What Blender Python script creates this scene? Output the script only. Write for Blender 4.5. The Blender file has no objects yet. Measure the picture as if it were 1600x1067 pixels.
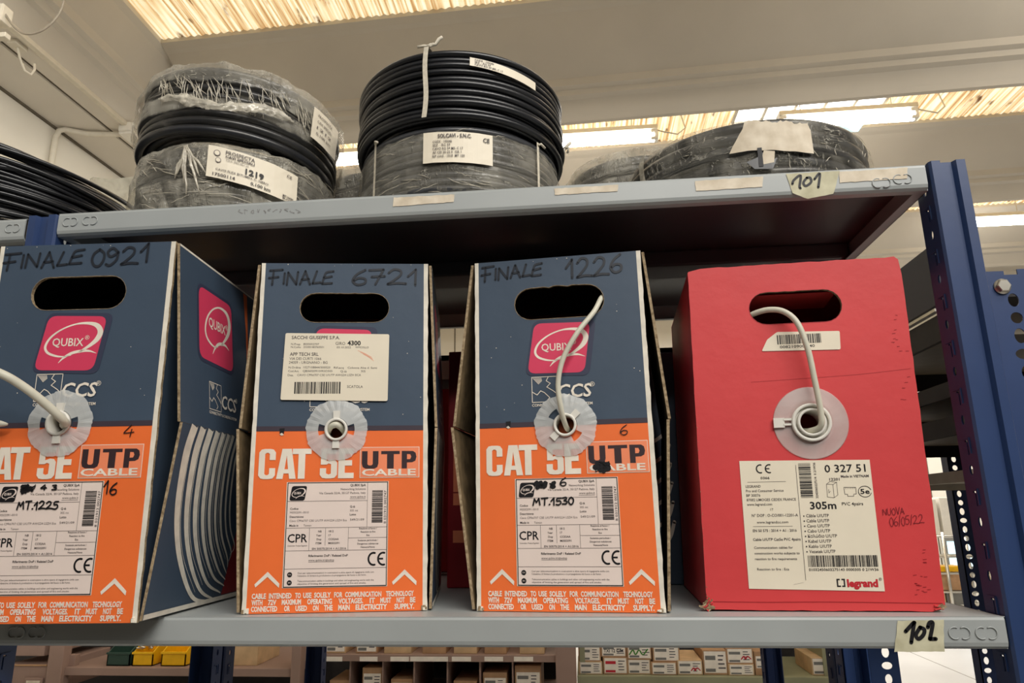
import bpy, bmesh, math, random
from math import sin, cos, pi, radians
from mathutils import Vector, Matrix, noise
from mathutils.geometry import tessellate_polygon

S = bpy.context.scene
C = S.collection
ZS = 1.45                       # height of the lower shelf above the floor

# ------------------------------------------------------------------ camera
CAM = Vector((0.61579, -0.73233, 0.09709 + ZS))
YAW, PITCH, ROLL, FPX = 0.0943, 0.2423, -0.0139, 1097.64
def cam_axes():
    cy, sy, cp, sp, cr, sr = cos(YAW), sin(YAW), cos(PITCH), sin(PITCH), cos(ROLL), sin(ROLL)
    f = Vector((-sy*cp, cy*cp, sp)); r = Vector((cy, sy, 0)); u = r.cross(f)
    return cr*r + sr*u, -sr*r + cr*u, f
RX, UX, FX = cam_axes()
cd = bpy.data.cameras.new('camera'); cam = bpy.data.objects.new('camera', cd); C.objects.link(cam)
cd.sensor_width = 36; cd.lens = FPX/1600*36; cd.clip_start = .01; cd.clip_end = 100
M = Matrix((RX, UX, -FX)).transposed().to_4x4(); M.translation = CAM
cam.matrix_world = M
S.camera = cam

# ------------------------------------------------------------------ world, lights, exposure
S.view_settings.view_transform = 'Standard'; S.view_settings.look = 'None'
S.view_settings.exposure = 0.0; S.view_settings.gamma = 1; S.view_settings.use_curve_mapping = False
W = bpy.data.worlds.new('hall_light'); S.world = W; W.use_nodes = True
W.node_tree.nodes['Background'].inputs[0].default_value = (1.0, .972, .93, 1)
W.node_tree.nodes['Background'].inputs[1].default_value = .30
def area(name, loc, size, size_y, power, col=(1, .94, .85), target=None):
    l = bpy.data.lights.new(name, 'AREA'); l.shape = 'RECTANGLE'; l.size = size; l.size_y = size_y
    l.energy = power; l.color = col
    o = bpy.data.objects.new(name, l); C.objects.link(o); o.location = loc
    if target:
        o.rotation_euler = (Vector(target)-Vector(loc)).to_track_quat('-Z', 'Y').to_euler()
    return o
# the rows of ceiling tubes over the aisle where the photographer stands; the hall lights are added fill
WH = (1, .965, .905)
area('aisle_tube_light', (1.75, -1.5, ZS+2.6), 2.6, .16, 44, WH, target=(.6, -.5, ZS))
area('aisle_tube_light', (2.1, -3.4, ZS+2.8), 4.0, .2, 135, WH, target=(.6, -.5, ZS+.1))
area('hall_fill_light', (4.5, 8.6, ZS+3.0), 7.0, .3, 270, (1, .985, .965))  # added fill that brightens the far wall and floor
area('hall_fill_light', (1.2, 1.5, ZS+3.1), 7.0, .15, 96, (1, .97, .92), target=(.6, 4.4, ZS+3.1))  # added unseen fill, aimed level at the roof beam faces

# ------------------------------------------------------------------ pixel -> world helpers (1600 x 1067 frame)
def ray(px, py): return FX*FPX + (px-800)*RX - (py-533.5)*UX
def atY(px, py, Y=0.0):
    d = ray(px, py); return CAM + d*((Y-CAM.y)/d.y)
def atX(px, py, X):
    d = ray(px, py); return CAM + d*((X-CAM.x)/d.x)
def atZ(px, py, Z):
    d = ray(px, py); return CAM + d*((Z-CAM.z)/d.z)

# ------------------------------------------------------------------ materials
def lin(c):
    return tuple((x/255/12.92 if x <= 10 else ((x/255+.055)/1.055)**2.4) for x in c)
MATS = {}
def mat(name, rgb, rough=.5, var=.06, scale=30, metal=0, bump=0, bscale=120, spec=.4, dark=None):
    m = bpy.data.materials.new(name); m.use_nodes = True; nt = m.node_tree; N = nt.nodes; L = nt.links
    b = N['Principled BSDF']; b.inputs['Roughness'].default_value = rough; b.inputs['Metallic'].default_value = metal
    b.inputs['Specular IOR Level'].default_value = spec
    tc = N.new('ShaderNodeTexCoord')
    c = lin(rgb)
    if var:
        nz = N.new('ShaderNodeTexNoise'); nz.inputs['Scale'].default_value = scale; nz.inputs['Detail'].default_value = 6
        L.new(tc.outputs['Object'], nz.inputs['Vector'])
        r = N.new('ShaderNodeValToRGB'); r.color_ramp.elements[0].position = .3; r.color_ramp.elements[1].position = .7
        d = lin(dark) if dark else tuple(x*(1-2*var) for x in c)
        r.color_ramp.elements[0].color = (*d, 1)
        r.color_ramp.elements[1].color = (*[min(1, x*(1+var)) for x in c], 1)
        L.new(nz.outputs['Fac'], r.inputs['Fac']); L.new(r.outputs['Color'], b.inputs['Base Color'])
    else:
        b.inputs['Base Color'].default_value = (*c, 1)
    if bump:
        n2 = N.new('ShaderNodeTexNoise'); n2.inputs['Scale'].default_value = bscale; n2.inputs['Detail'].default_value = 4
        L.new(tc.outputs['Object'], n2.inputs['Vector'])
        bp = N.new('ShaderNodeBump'); bp.inputs['Strength'].default_value = bump; bp.inputs['Distance'].default_value = .002
        L.new(n2.outputs['Fac'], bp.inputs['Height']); L.new(bp.outputs['Normal'], b.inputs['Normal'])
    MATS[name] = m
    return m
navy = mat('navy_print', (66, 81, 99), .5, .04, 14, bump=.12, bscale=60)
band = mat('dark_print', (66, 56, 66), .5, .03)
orange = mat('orange_print', (248, 118, 56), .5, .03, 12, bump=.12, bscale=60)
white = mat('white_print', (243, 232, 216), .55, .05, 40)
palewhite = mat('label_paper', (240, 222, 212), .5, .02, 20)
sticker = mat('sticker_paper', (238, 227, 205), .45, .02, 25)
black = mat('black_ink', (22, 20, 24), .5, 0)
grey_ink = mat('grey_ink', (118, 108, 106), .5, 0)
dark_ink = mat('dark_grey_ink', (70, 62, 64), .5, 0)
marker = mat('marker_ink', (40, 44, 52), .35, .05)
redpen = mat('red_pen_ink', (120, 22, 34), .5, 0)
uptp = mat('brown_black_print', (58, 42, 46), .5, .03)
salmon = mat('salmon_print', (252, 146, 104), .5, .03)
magenta = mat('magenta_print', (220, 64, 98), .5, .03, 15)
logo_shadow = mat('logo_shadow_print', (58, 62, 84), .5, .02)
kraft = mat('kraft_card', (138, 116, 84), .8, .14, 60, dark=(100, 82, 56))
kraft_edge = mat('kraft_edge', (172, 152, 122), .85, .2, 300, dark=(120, 100, 74))
red = mat('red_print', (214, 66, 68), .5, .03, 9, bump=.25, bscale=40)
redlogo = mat('red_logo_print', (196, 40, 52), .5, 0)
darkred = mat('deep_red_print', (150, 24, 34), .5, .05)
white_card = mat('white_card', (236, 228, 212), .6, .08, 70)
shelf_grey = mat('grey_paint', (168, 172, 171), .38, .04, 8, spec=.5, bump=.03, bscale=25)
shelf_under = mat('shaded_grey_paint', (92, 87, 88), .32, .05, 8, spec=.5)  # grey darkened, the shade under the shelf is put into the colour
blue_paint = mat('blue_paint', (44, 65, 108), .38, .06, 10, spec=.5, bump=.05, bscale=60)
navy_paint = mat('navy_paint', (34, 48, 84), .45, .06, 10)
shaded_navy = mat('shaded_navy_paint', (24, 30, 50), .5, .06, 10)  # navy darkened, the shade on the side beam is put into the colour
steel = mat('zinc_steel', (205, 200, 188), .3, .05, 60, metal=.9)
tape = mat('masking_tape', (205, 200, 172), .7, .08, 60, dark=(182, 176, 146))
tape2 = mat('cream_tape', (226, 214, 194), .7, .08, 60, dark=(205, 190, 166))
cable_w = mat('cable_jacket', (212, 208, 190), .4, .04, 40)
cable_b = mat('black_cable_jacket', (26, 27, 31), .32, .1, 40, spec=.6)
cable_g = mat('grey_cable_jacket', (72, 73, 76), .32, .08, 40, spec=.6)
cable_d = mat('dark_cable_jacket', (44, 45, 49), .3, .08, 40, spec=.6)
string = mat('string_white', (214, 205, 186), .7, .1, 200)
plastic_w = mat('white_plastic', (228, 224, 214), .35, .02, 40)
concrete = mat('beige_concrete', (198, 190, 176), .85, .05, 1.2, bump=.1, bscale=8)
concrete2 = mat('pale_concrete', (214, 207, 194), .85, .05, 1.2, bump=.1, bscale=8)
wallwhite = mat('wall_paint', (226, 220, 206), .85, .03, 1.5)
conduit_m = mat('conduit_plastic', (216, 208, 190), .5, .03)
joint = mat('joint_seal', (104, 96, 82), .9, .1)
floor_m = mat('floor_paint', (206, 206, 206), .35, .06, .8)
tan_paint = mat('tan_paint', (158, 130, 116), .55, .06, 6)
olive_paint = mat('olive_paint', (150, 148, 116), .55, .06, 6)
carton = mat('carton_brown', (182, 142, 104), .75, .1, 20)
carton2 = mat('carton_light', (206, 172, 130), .75, .1, 20)
green_p = mat('green_bin_plastic', (48, 72, 62), .4, .05)
yellow_p = mat('yellow_bin_plastic', (240, 184, 20), .4, .05)
dark_m = mat('dark_void_paint', (46, 42, 42), .7, .1)
label_grey = mat('label_grey_block', (120, 118, 112), .6, .05)
green_ink = mat('green_ink', (70, 130, 40), .6, 0)
brownish = mat('brown_metal', (150, 140, 124), .6, .06)

def emis(name, rgb, strength):
    m = bpy.data.materials.new(name); m.use_nodes = True; b = m.node_tree.nodes['Principled BSDF']
    b.inputs['Base Color'].default_value = (*lin(rgb), 1)
    b.inputs['Emission Color'].default_value = (*lin(rgb), 1); b.inputs['Emission Strength'].default_value = strength
    return m
tube_m = emis('lit_tube', (255, 250, 240), 16)
sky_m = emis('bright_daylight_pane', (250, 252, 255), 3)
sky_b = emis('pale_blue_daylight', (196, 226, 236), 1.1)

def skylight_mat():
    m = bpy.data.materials.new('corrugated_translucent'); m.use_nodes = True; nt = m.node_tree; N, L = nt.nodes, nt.links
    b = N['Principled BSDF']; b.inputs['Roughness'].default_value = .5
    tc = N.new('ShaderNodeTexCoord'); mp = N.new('ShaderNodeMapping'); mp.inputs['Scale'].default_value = (26, .6, 1)
    L.new(tc.outputs['Object'], mp.inputs['Vector'])
    n1 = N.new('ShaderNodeTexNoise'); n1.inputs['Scale'].default_value = 1.6; n1.inputs['Detail'].default_value = 5; L.new(mp.outputs['Vector'], n1.inputs['Vector'])
    mp2 = N.new('ShaderNodeMapping'); mp2.inputs['Scale'].default_value = (9, 3, 1); L.new(tc.outputs['Object'], mp2.inputs['Vector'])
    n2 = N.new('ShaderNodeTexNoise'); n2.inputs['Scale'].default_value = 1.5; n2.inputs['Detail'].default_value = 4; L.new(mp2.outputs['Vector'], n2.inputs['Vector'])
    r = N.new('ShaderNodeValToRGB'); cr = r.color_ramp
    cr.elements[0].position = .38; cr.elements[0].color = (*lin((186, 146, 96)), 1)
    cr.elements[1].position = .6; cr.elements[1].color = (*lin((255, 244, 214)), 1)
    e = cr.elements.new(.48); e.color = (*lin((226, 198, 150)), 1)
    L.new(n1.outputs['Fac'], r.inputs['Fac'])
    r2 = N.new('ShaderNodeValToRGB'); r2.color_ramp.elements[0].position = .28; r2.color_ramp.elements[0].color = (*lin((110, 84, 56)), 1)
    r2.color_ramp.elements[1].position = .38; r2.color_ramp.elements[1].color = (1, 1, 1, 1)
    L.new(n2.outputs['Fac'], r2.inputs['Fac'])
    mx = N.new('ShaderNodeMix'); mx.data_type = 'RGBA'; mx.blend_type = 'MULTIPLY'; mx.inputs[0].default_value = 1
    L.new(r.outputs['Color'], mx.inputs[6]); L.new(r2.outputs['Color'], mx.inputs[7])
    L.new(mx.outputs[2], b.inputs['Emission Color']); b.inputs['Emission Strength'].default_value = .82
    L.new(mx.outputs[2], b.inputs['Base Color'])
    return m
skylight_m = skylight_mat()

def film_mat(name, lo=.12, hi=.7, scale=22, stretch=(1, 1, 1), tint=(214, 208, 192), pos=(.42, .68), rough=.2, wrapped=False, lines=.7, cover=False):
    m = bpy.data.materials.new(name); m.use_nodes = True; nt = m.node_tree; N, L = nt.nodes, nt.links
    b = N['Principled BSDF']; b.inputs['Base Color'].default_value = (*lin(tint), 1); b.inputs['Roughness'].default_value = rough
    b.inputs['Specular IOR Level'].default_value = .8
    out = N['Material Output']; tr = N.new('ShaderNodeBsdfTransparent'); mx = N.new('ShaderNodeMixShader')
    tr.inputs[0].default_value = (.95, .94, .92, 1)
    if wrapped:
        at = N.new('ShaderNodeAttribute'); at.attribute_name = 'wrap_uv'; vec = at.outputs['Vector']
    else: vec = N.new('ShaderNodeTexCoord').outputs['Object']
    def nz(sc, rot, s, det=6, dist=0):
        mp = N.new('ShaderNodeMapping'); mp.inputs['Scale'].default_value = sc; mp.inputs['Rotation'].default_value = (0, 0, rot)
        L.new(vec, mp.inputs['Vector']); n = N.new('ShaderNodeTexNoise'); n.inputs['Scale'].default_value = s; n.inputs['Detail'].default_value = det
        n.inputs['Distortion'].default_value = dist; L.new(mp.outputs['Vector'], n.inputs['Vector']); return n.outputs['Fac']
    def math_(op, a, b_=None, c=None, clamp=False):
        n = N.new('ShaderNodeMath'); n.operation = op; n.use_clamp = clamp
        for i, x in enumerate((a, b_, c)):
            if x is None: continue
            if isinstance(x, (int, float)): n.inputs[i].default_value = x
            else: L.new(x, n.inputs[i])
        return n.outputs[0]
    def rng(x, a, b_, c, d):
        r = N.new('ShaderNodeMapRange'); L.new(x, r.inputs['Value'])
        for k, v in zip(('From Min', 'From Max', 'To Min', 'To Max'), (a, b_, c, d)): r.inputs[k].default_value = v
        return r.outputs['Result']
    cloud = nz(stretch, .3, scale, 5, .8)
    fac = rng(cloud, pos[0], pos[1], lo, hi); height = cloud
    if wrapped:
        for sc, rot, s_, wd in (((1, .22, 1), .35, 150, .035), ((.3, 1, 1), -.25, 90, .03), ((1, .35, 1), -.5, 80, .025)):
            n = nz(sc, rot, s_, 3, .9); ridge = math_('ABSOLUTE', math_('SUBTRACT', n, .5)); ln = rng(ridge, 0, wd, 1, 0)
            gate = rng(nz((1, 1, 1), rot, 16, 2), .48, .62, 0, 1); ln = math_('MULTIPLY', ln, gate)
            fac = math_('MAXIMUM', fac, math_('MULTIPLY', ln, lines)); height = math_('ADD', height, math_('MULTIPLY', ln, .5))
        ss = nz((.12, 1, 1), .05, 60, 3, .3); height = math_('ADD', height, math_('MULTIPLY', ss, .9))
    if cover:
        ca = N.new('ShaderNodeAttribute'); ca.attribute_name = 'cover'; fac = math_('MULTIPLY', fac, rng(math_('ADD', ca.outputs['Fac'], rng(cloud, .35, .65, -.25, .25)), .3, .6, .06, 1))
    L.new(fac, mx.inputs[0]); L.new(tr.outputs[0], mx.inputs[1]); L.new(b.outputs[0], mx.inputs[2]); L.new(mx.outputs[0], out.inputs['Surface'])
    bp = N.new('ShaderNodeBump'); bp.inputs['Strength'].default_value = .8; bp.inputs['Distance'].default_value = .004
    L.new(height, bp.inputs['Height']); L.new(bp.outputs['Normal'], b.inputs['Normal'])
    return m
film = film_mat('stretch_film', .16, .6, 22, (1, .6, 1), pos=(.4, .68), wrapped=True, lines=.85)
film_torn = film_mat('torn_stretch_film', .2, .55, 16, (1, .6, 1), pos=(.4, .7), wrapped=True, lines=.85, cover=True)
film_tight = film_mat('taut_clear_film', .06, .3, 18, (1, .5, 1), pos=(.45, .72), wrapped=True, lines=.6)
film_dark = film_mat('tight_stretch_film', .15, .38, 18, (1, .5, 1), pos=(.4, .7), wrapped=True, lines=.5)
film_thick = film_mat('scrunched_film', .45, .9, 60, (1, 1, 1), (222, 214, 196))
film_clear = film_mat('clear_bag_film', .3, .7, 18, (1, 1, 1), (216, 210, 190))
spool_m = film_mat('milky_plastic', .56, .66, 30, (1, 1, 1), (226, 228, 226), rough=.4)
spool_thin = film_mat('thin_milky_plastic', .34, .42, 30, (1, 1, 1), (232, 226, 222), rough=.4)
for _m in (spool_m, spool_thin):
    for _n in list(_m.node_tree.nodes):
        if _n.type == 'BUMP': _m.node_tree.nodes.remove(_n)

# ------------------------------------------------------------------ mesh collector
class MB:
    def __init__(s, xf=None): s.v, s.f, s.mi, s.sm, s.mats, s.xf = [], [], [], [], [], xf
    def idx(s, m):
        if m not in s.mats: s.mats.append(m)
        return s.mats.index(m)
    def add(s, vs, fs, m, smooth=False):
        o = len(s.v); k = s.idx(m)
        s.v += [tuple(v) for v in vs]
        for f in fs: s.f.append([o+i for i in f]); s.mi.append(k); s.sm.append(smooth)
    def box(s, x0, x1, y0, y1, z0, z1, m, bev=0, fr=None):
        vs = [(x, y, z) for z in (z0, z1) for y in (y0, y1) for x in (x0, x1)]
        fs = [(0, 2, 3, 1), (4, 5, 7, 6), (0, 1, 5, 4), (2, 6, 7, 3), (0, 4, 6, 2), (1, 3, 7, 5)]
        if bev:
            b = bmesh.new(); bv = [b.verts.new(v) for v in vs]
            for f in fs: b.faces.new([bv[i] for i in f])
            bmesh.ops.bevel(b, geom=list(b.edges), offset=bev, segments=2, profile=.6, affect='EDGES')
            b.verts.index_update(); vs = [v.co.copy() for v in b.verts]; fs = [[v.index for v in f.verts] for f in b.faces]; b.free()
        if fr: vs = [fr @ Vector(v) for v in vs]
        s.add(vs, fs, m)
    def tube(s, pts, r, m, seg=8, closed=False, rfun=None, flat=None):
        pts = [Vector(p) for p in pts]; n = len(pts); rings = []; up = None
        for i, p in enumerate(pts):
            if closed: t = pts[(i+1) % n]-pts[i-1]
            else: t = pts[min(i+1, n-1)]-pts[max(i-1, 0)]
            t.normalize()
            if up is None:
                up = Vector((0, 0, 1)) if abs(t.z) < .9 else Vector((1, 0, 0))
            a = t.cross(up)
            if a.length < 1e-6: a = t.orthogonal()
            a.normalize(); up = a.cross(t).normalized()
            rr = rfun(i/(max(1, n-1))) if rfun else r
            rings.append([p + (a*cos(2*pi*j/seg)*(flat or 1) + up*sin(2*pi*j/seg))*rr for j in range(seg)])
        vs = [v for q in rings for v in q]; fs = []
        for i in range(n if closed else n-1):
            k = (i+1) % n
            for j in range(seg):
                l = (j+1) % seg; fs.append((i*seg+j, i*seg+l, k*seg+l, k*seg+j))
        if not closed: fs += [list(range(seg))[::-1], [(n-1)*seg+j for j in range(seg)]]
        s.add(vs, fs, m, True)
    def lathe(s, prof, m, seg=32, fr=None, closed=False, smooth=True, a0=0, a1=2*pi):
        # prof: (radius, height) around z
        n = len(prof); full = abs(a1-a0-2*pi) < 1e-6; k = seg if full else seg+1
        vs = []
        for i in range(k):
            a = a0+(a1-a0)*i/seg
            for r, h in prof: vs.append(Vector((r*cos(a), r*sin(a), h)))
        if fr: vs = [fr @ v for v in vs]
        fs = []
        for i in range(seg):
            j = (i+1) % k
            for p in range(n if closed else n-1):
                q = (p+1) % n; fs.append((i*n+p, j*n+p, j*n+q, i*n+q))
        s.add(vs, fs, m, smooth)
    def poly(s, outer, holes, fn, m):
        loops = [outer]+list(holes)
        tri = tessellate_polygon([[Vector((p[0], p[1], 0)) for p in l] for l in loops])
        pts = [p for l in loops for p in l]
        s.add([fn(*p) for p in pts], tri, m)
    def rim(s, loop, f0, f1, m):
        n = len(loop); vs = [f0(*p) for p in loop]+[f1(*p) for p in loop]
        s.add(vs, [(i, (i+1) % n, n+(i+1) % n, n+i) for i in range(n)], m)
    def prism(s, outer, holes, f0, f1, m, medge=None):
        s.poly(outer, holes, f0, m); s.poly(outer, holes, f1, m)
        for l in [outer]+list(holes): s.rim(l, f0, f1, medge or m)
    def build(s, name, parent=None, merge=False):
        me = bpy.data.meshes.new(name)
        vs = [s.xf(Vector(v)) for v in s.v] if s.xf else s.v
        me.from_pydata([tuple(v) for v in vs], [], s.f)
        for m in s.mats: me.materials.append(m)
        me.polygons.foreach_set('material_index', s.mi); me.polygons.foreach_set('use_smooth', s.sm)
        me.update()
        b = bmesh.new(); b.from_mesh(me); bmesh.ops.recalc_face_normals(b, faces=list(b.faces)); b.to_mesh(me); b.free()
        o = bpy.data.objects.new(name, me); C.objects.link(o)
        if parent: o.parent = parent
        return o
def empty(name, loc=(0, 0, 0), rz=0, label=None, cat=None, group=None):
    o = bpy.data.objects.new(name, None); C.objects.link(o); o.location = loc; o.rotation_euler = (0, 0, rz); o.empty_display_size = .05
    tag(o, label, cat, group); return o
def tag(o, label=None, cat=None, group=None, kind=None):
    for k, v in (('label', label), ('category', cat), ('group', group), ('kind', kind)):
        if v: o[k] = v
    return o
def structure(name, mb):
    o = mb.build(name); o['kind'] = 'structure'; return o

# ------------------------------------------------------------------ lettering
_tc = bpy.data.curves.new('type_setter', 'FONT'); _to = bpy.data.objects.new('type_setter', _tc); C.objects.link(_to)
_tc.resolution_u = 2
_cache = {}
def glyphs(body, off=0.0):
    k = (body, off)
    if k not in _cache:
        _tc.body = body; _tc.offset = off; bpy.context.view_layer.update()
        ev = _to.evaluated_get(bpy.context.evaluated_depsgraph_get()); me = ev.to_mesh()
        vs = [(v.co.x, v.co.y) for v in me.vertices]; fs = [tuple(p.vertices) for p in me.polygons]
        ev.to_mesh_clear()
        x0 = min((v[0] for v in vs), default=0); x1 = max((v[0] for v in vs), default=1)
        _cache[k] = (vs, fs, x0, x1)
    return _cache[k]
CAPH = None
def text(mb, fn, body, u, v, h, m, w=None, align='L', off=0.0, layer=1, shear=0, rot=0, dv=0):
    """body in capitals of height h (mm) with its baseline at (u, v); w fits the width; dv raises the far end"""
    global CAPH
    if CAPH is None: CAPH = max(p[1] for p in glyphs('H')[0])
    vs, fs, x0, x1 = glyphs(body, off)
    if not vs: return
    sy = h/CAPH; sx = (w/(x1-x0)) if w else sy
    tw = (x1-x0)*sx; ox = {'L': 0, 'C': -tw/2, 'R': -tw}[align]
    cr, sr = cos(rot), sin(rot); out = []
    for x, y in vs:
        a = (x-x0)*sx+ox+shear*y*sy; b = y*sy+dv*((x-x0)*sx)/max(tw, 1e-6)
        out.append(fn(u+a*cr-b*sr, v+a*sr+b*cr, layer))
    mb.add(out, fs, m)
def smooth_path(pts, sub=6):
    if len(pts) < 3: return [Vector((p[0], p[1])) for p in pts]
    P = [Vector((p[0], p[1])) for p in pts]; P = [2*P[0]-P[1]]+P+[2*P[-1]-P[-2]]; out = []
    for i in range(1, len(P)-2):
        a, b, c, d = P[i-1:i+3]
        for k in range(sub):
            t = k/sub
            out.append(.5*((2*b)+(c-a)*t+(2*a-5*b+4*c-d)*t*t+(3*b-a-3*c+d)*t**3))
    out.append(P[-2]); return out
def stroke(mb, fn, pts, w, m, layer=2, smooth=True, ws=None):
    P = smooth_path(pts) if smooth else [Vector((p[0], p[1])) for p in pts]
    n = len(P)
    if n < 2: return
    L, R = [], []
    for i, p in enumerate(P):
        t = (P[min(i+1, n-1)]-P[max(i-1, 0)])
        if t.length < 1e-9: t = Vector((1, 0))
        t.normalize(); nn = Vector((-t.y, t.x))
        if not smooth and 0 < i < n-1:
            t1 = (P[i]-P[i-1]).normalized(); t2 = (P[i+1]-P[i]).normalized(); bi = Vector((-(t1+t2).y, (t1+t2).x))
            if bi.length > 1e-6:
                bi.normalize(); nn = bi/max(.35, bi.dot(Vector((-t1.y, t1.x))))
        ww = w
        if ws:
            x = i/(n-1)*(len(ws)-1); j = min(int(x), len(ws)-2); ww = ws[j]+(ws[j+1]-ws[j])*(x-j)
        L.append(p+nn*ww/2); R.append(p-nn*ww/2)
    mb.add([fn(q.x, q.y, layer) for q in L+R], [(i, i+1, n+i+1, n+i) for i in range(n-1)], m)
    if smooth and not ws:
        for p in (P[0], P[-1]): disc2(mb, fn, p.x, p.y, w/2, m, layer, 8)
def disc2(mb, fn, u, v, r, m, layer=2, seg=20, ry=None):
    mb.add([fn(u+r*cos(2*pi*i/seg), v+(ry or r)*sin(2*pi*i/seg), layer) for i in range(seg)], [list(range(seg))], m)
def rect(mb, fn, u0, u1, v0, v1, m, layer=1):
    mb.add([fn(u0, v0, layer), fn(u1, v0, layer), fn(u1, v1, layer), fn(u0, v1, layer)], [(0, 1, 2, 3)], m)
def frame2(mb, fn, u0, u1, v0, v1, t, m, layer=1):
    for a, b, c, d in ((u0, u1, v0, v0+t), (u0, u1, v1-t, v1), (u0, u0+t, v0, v1), (u1-t, u1, v0, v1)): rect(mb, fn, a, b, c, d, m, layer)
def quad2(mb, fn, pts, m, layer=1): mb.add([fn(p[0], p[1], layer) for p in pts], [list(range(len(pts)))], m)
def barcode(mb, fn, u0, u1, v0, v1, m, seed, layer=2, vertical=False, unit=.45):
    rnd = random.Random(seed); x = u0 if not vertical else v0; end = u1 if not vertical else v1
    while x < end:
        w = unit*rnd.choice((1, 1, 2, 3)); w = min(w, end-x)
        if vertical: rect(mb, fn, u0, u1, x, x+w, m, layer)
        else: rect(mb, fn, x, x+w, v0, v1, m, layer)
        x += w+unit*rnd.choice((1, 1, 2, 2))
def rounded(pts, r, seg=5):
    out = []; n = len(pts)
    for i in range(n):
        p = Vector(pts[i]); a = (Vector(pts[i-1])-p).normalized(); b = (Vector(pts[(i+1) % n])-p).normalized()
        for k in range(seg+1):
            t = k/seg; out.append(tuple((1-t)**2*(p+a*r)+2*t*(1-t)*p+t*t*(p+b*r)))
    return out
# hand-drawn letters, unit height
HW = {
 'F': (.75, [[(.12, -.05), (.16, .5), (.18, .93)], [(-.05, .95), (.75, 1.02)], [(-.1, .42), (.5, .5)]]),
 'I': (.28, [[(.1, .05), (.14, .85)]]),
 'N': (.85, [[(.02, .02), (.08, .9)], [(.08, .9), (.62, .06)], [(.62, .06), (.7, .95)]]),
 'A': (.75, [[(0, 0), (.32, .95)], [(.32, .95), (.64, .0)], [(.1, .34), (.56, .38)]]),
 'L': (.66, [[(.3, .95), (.05, .08)], [(.05, .08), (.55, .14)]]),
 'E': (.8, [[(.7, .95), (.25, .86), (.1, .5)], [(.1, .48), (.6, .58)], [(.1, .5), (.0, .06)], [(.0, .06), (.62, .1)]]),
 '0': (.6, [[(.3, 1), (.08, .75), (.02, .35), (.15, .03), (.35, .02), (.5, .35), (.5, .75), (.3, 1)]]),
 '1': (.5, [[(.0, .55), (.3, 1.0)], [(.3, 1.0), (.28, .0)]]),
 '2': (.8, [[(.05, .75), (.25, .98), (.5, .9), (.5, .6), (.2, .2), (.02, .02)], [(.02, .02), (.4, .08), (.72, .05)]]),
 '3': (.65, [[(.05, .9), (.4, .98), (.45, .75), (.2, .55), (.48, .4), (.4, .08), (.02, .05)]]),
 '4': (.7, [[(.45, 1), (.02, .4), (.1, .33), (.65, .4)], [(.5, .65), (.42, 0)]]),
 '5': (.65, [[(.55, 1), (.15, .95), (.1, .58), (.4, .6), (.52, .3), (.3, .02), (.0, .05)]]),
 '6': (.65, [[(.5, 1), (.18, .7), (.02, .28), (.2, .0), (.48, .1), (.5, .38), (.25, .45), (.06, .28)]]),
 '7': (.7, [[(.0, .95), (.55, 1.0)], [(.55, 1.0), (.25, .0)], [(.1, .5), (.6, .55)]]),
 '9': (.65, [[(.5, .75), (.25, 1.0), (.05, .75), (.2, .5), (.5, .72)], [(.5, .72), (.45, .3), (.2, -.02), (.02, .05)]]),
 'M': (.9, [[(.0, .0), (.15, .9)], [(.15, .9), (.36, .4)], [(.36, .4), (.62, .98)], [(.62, .98), (.72, .05)]]),
 'T': (.7, [[(.0, .95), (.65, 1.0)], [(.35, .97), (.3, .0)]]),
 '.': (.3, [[(.1, .04), (.16, .06)]]),
 'U': (.75, [[(.0, 1), (.02, .2), (.3, .0), (.55, .25), (.6, 1)]]),
 'O': (.75, [[(.32, 1), (.02, .6), (.15, .05), (.5, .1), (.6, .65), (.32, 1)]]),
 'V': (.7, [[(.0, 1), (.28, .0)], [(.28, .0), (.62, 1.0)]]),
 '/': (.4, [[(.05, -.1), (.3, 1.1)]]),
 ' ': (.45, []),
}
def hand(mb, fn, s, u, v, h, m, w=None, pen=1.6, dv=0, seed=1, layer=3, sx=1):
    rnd = random.Random(seed); tot = sum(HW[c][0] for c in s); k = (w/tot) if w else h*sx; x = u
    for c in s:
        jy = rnd.uniform(-.05, .05)*h; jh = rnd.uniform(.94, 1.06)
        for st in HW[c][1]:
            stroke(mb, fn, [(x+p[0]*k, v+jy+p[1]*h*jh+dv*(x-u)/max(1, (w or tot*k))) for p in st], pen, m, layer)
        x += HW[c][0]*k

# ================================================================== THE HALL
# ceiling: precast roof elements running along X with corrugated skylights between them
def beam_profile(y):  # (Y, z) of a roof element whose front top edge lies at y
    return [(y, 3.52), (y, 3.47), (y+.05, 3.45), (y+.09, 3.44), (y+.52, 3.215), (y+.54, 3.17), (y+.585, 3.16), (y+.60, 3.125), (y+.65, 3.115), (y+.735, 3.03), (y+.76, 3.0), (y+.80, 3.0), (y+.83, 3.06), (y+.83, 3.7), (y, 3.7)]
XL, XR = -2.32, 9.0
SKEW = lambda x: -.04*(x+1.6)
mb = MB()
for yb in (3.42, 5.48, 7.54):
    pr = beam_profile(yb); n = len(pr)
    vs = [(x, p[0]+SKEW(x), p[1]+ZS) for x in (XL, XR) for p in pr]
    mb.add(vs, [(i, (i+1) % n, n+(i+1) % n, n+i) for i in range(n)]+[list(range(n)), list(range(n, 2*n))], concrete)
for o_y in (1.36, ):
    pr = beam_profile(o_y); vs = [(x, p[0]+SKEW(x), p[1]+ZS) for x in (XL, XR) for p in pr]
    mb.add(vs, [(i, (i+1) % n, n+(i+1) % n, n+i) for i in range(n)]+[list(range(n)), list(range(n, 2*n))], concrete)
mb.box(XL-1.2, XR, -3, 12, 3.9+ZS, 4.0+ZS, concrete)
structure('ceiling', mb)
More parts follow.
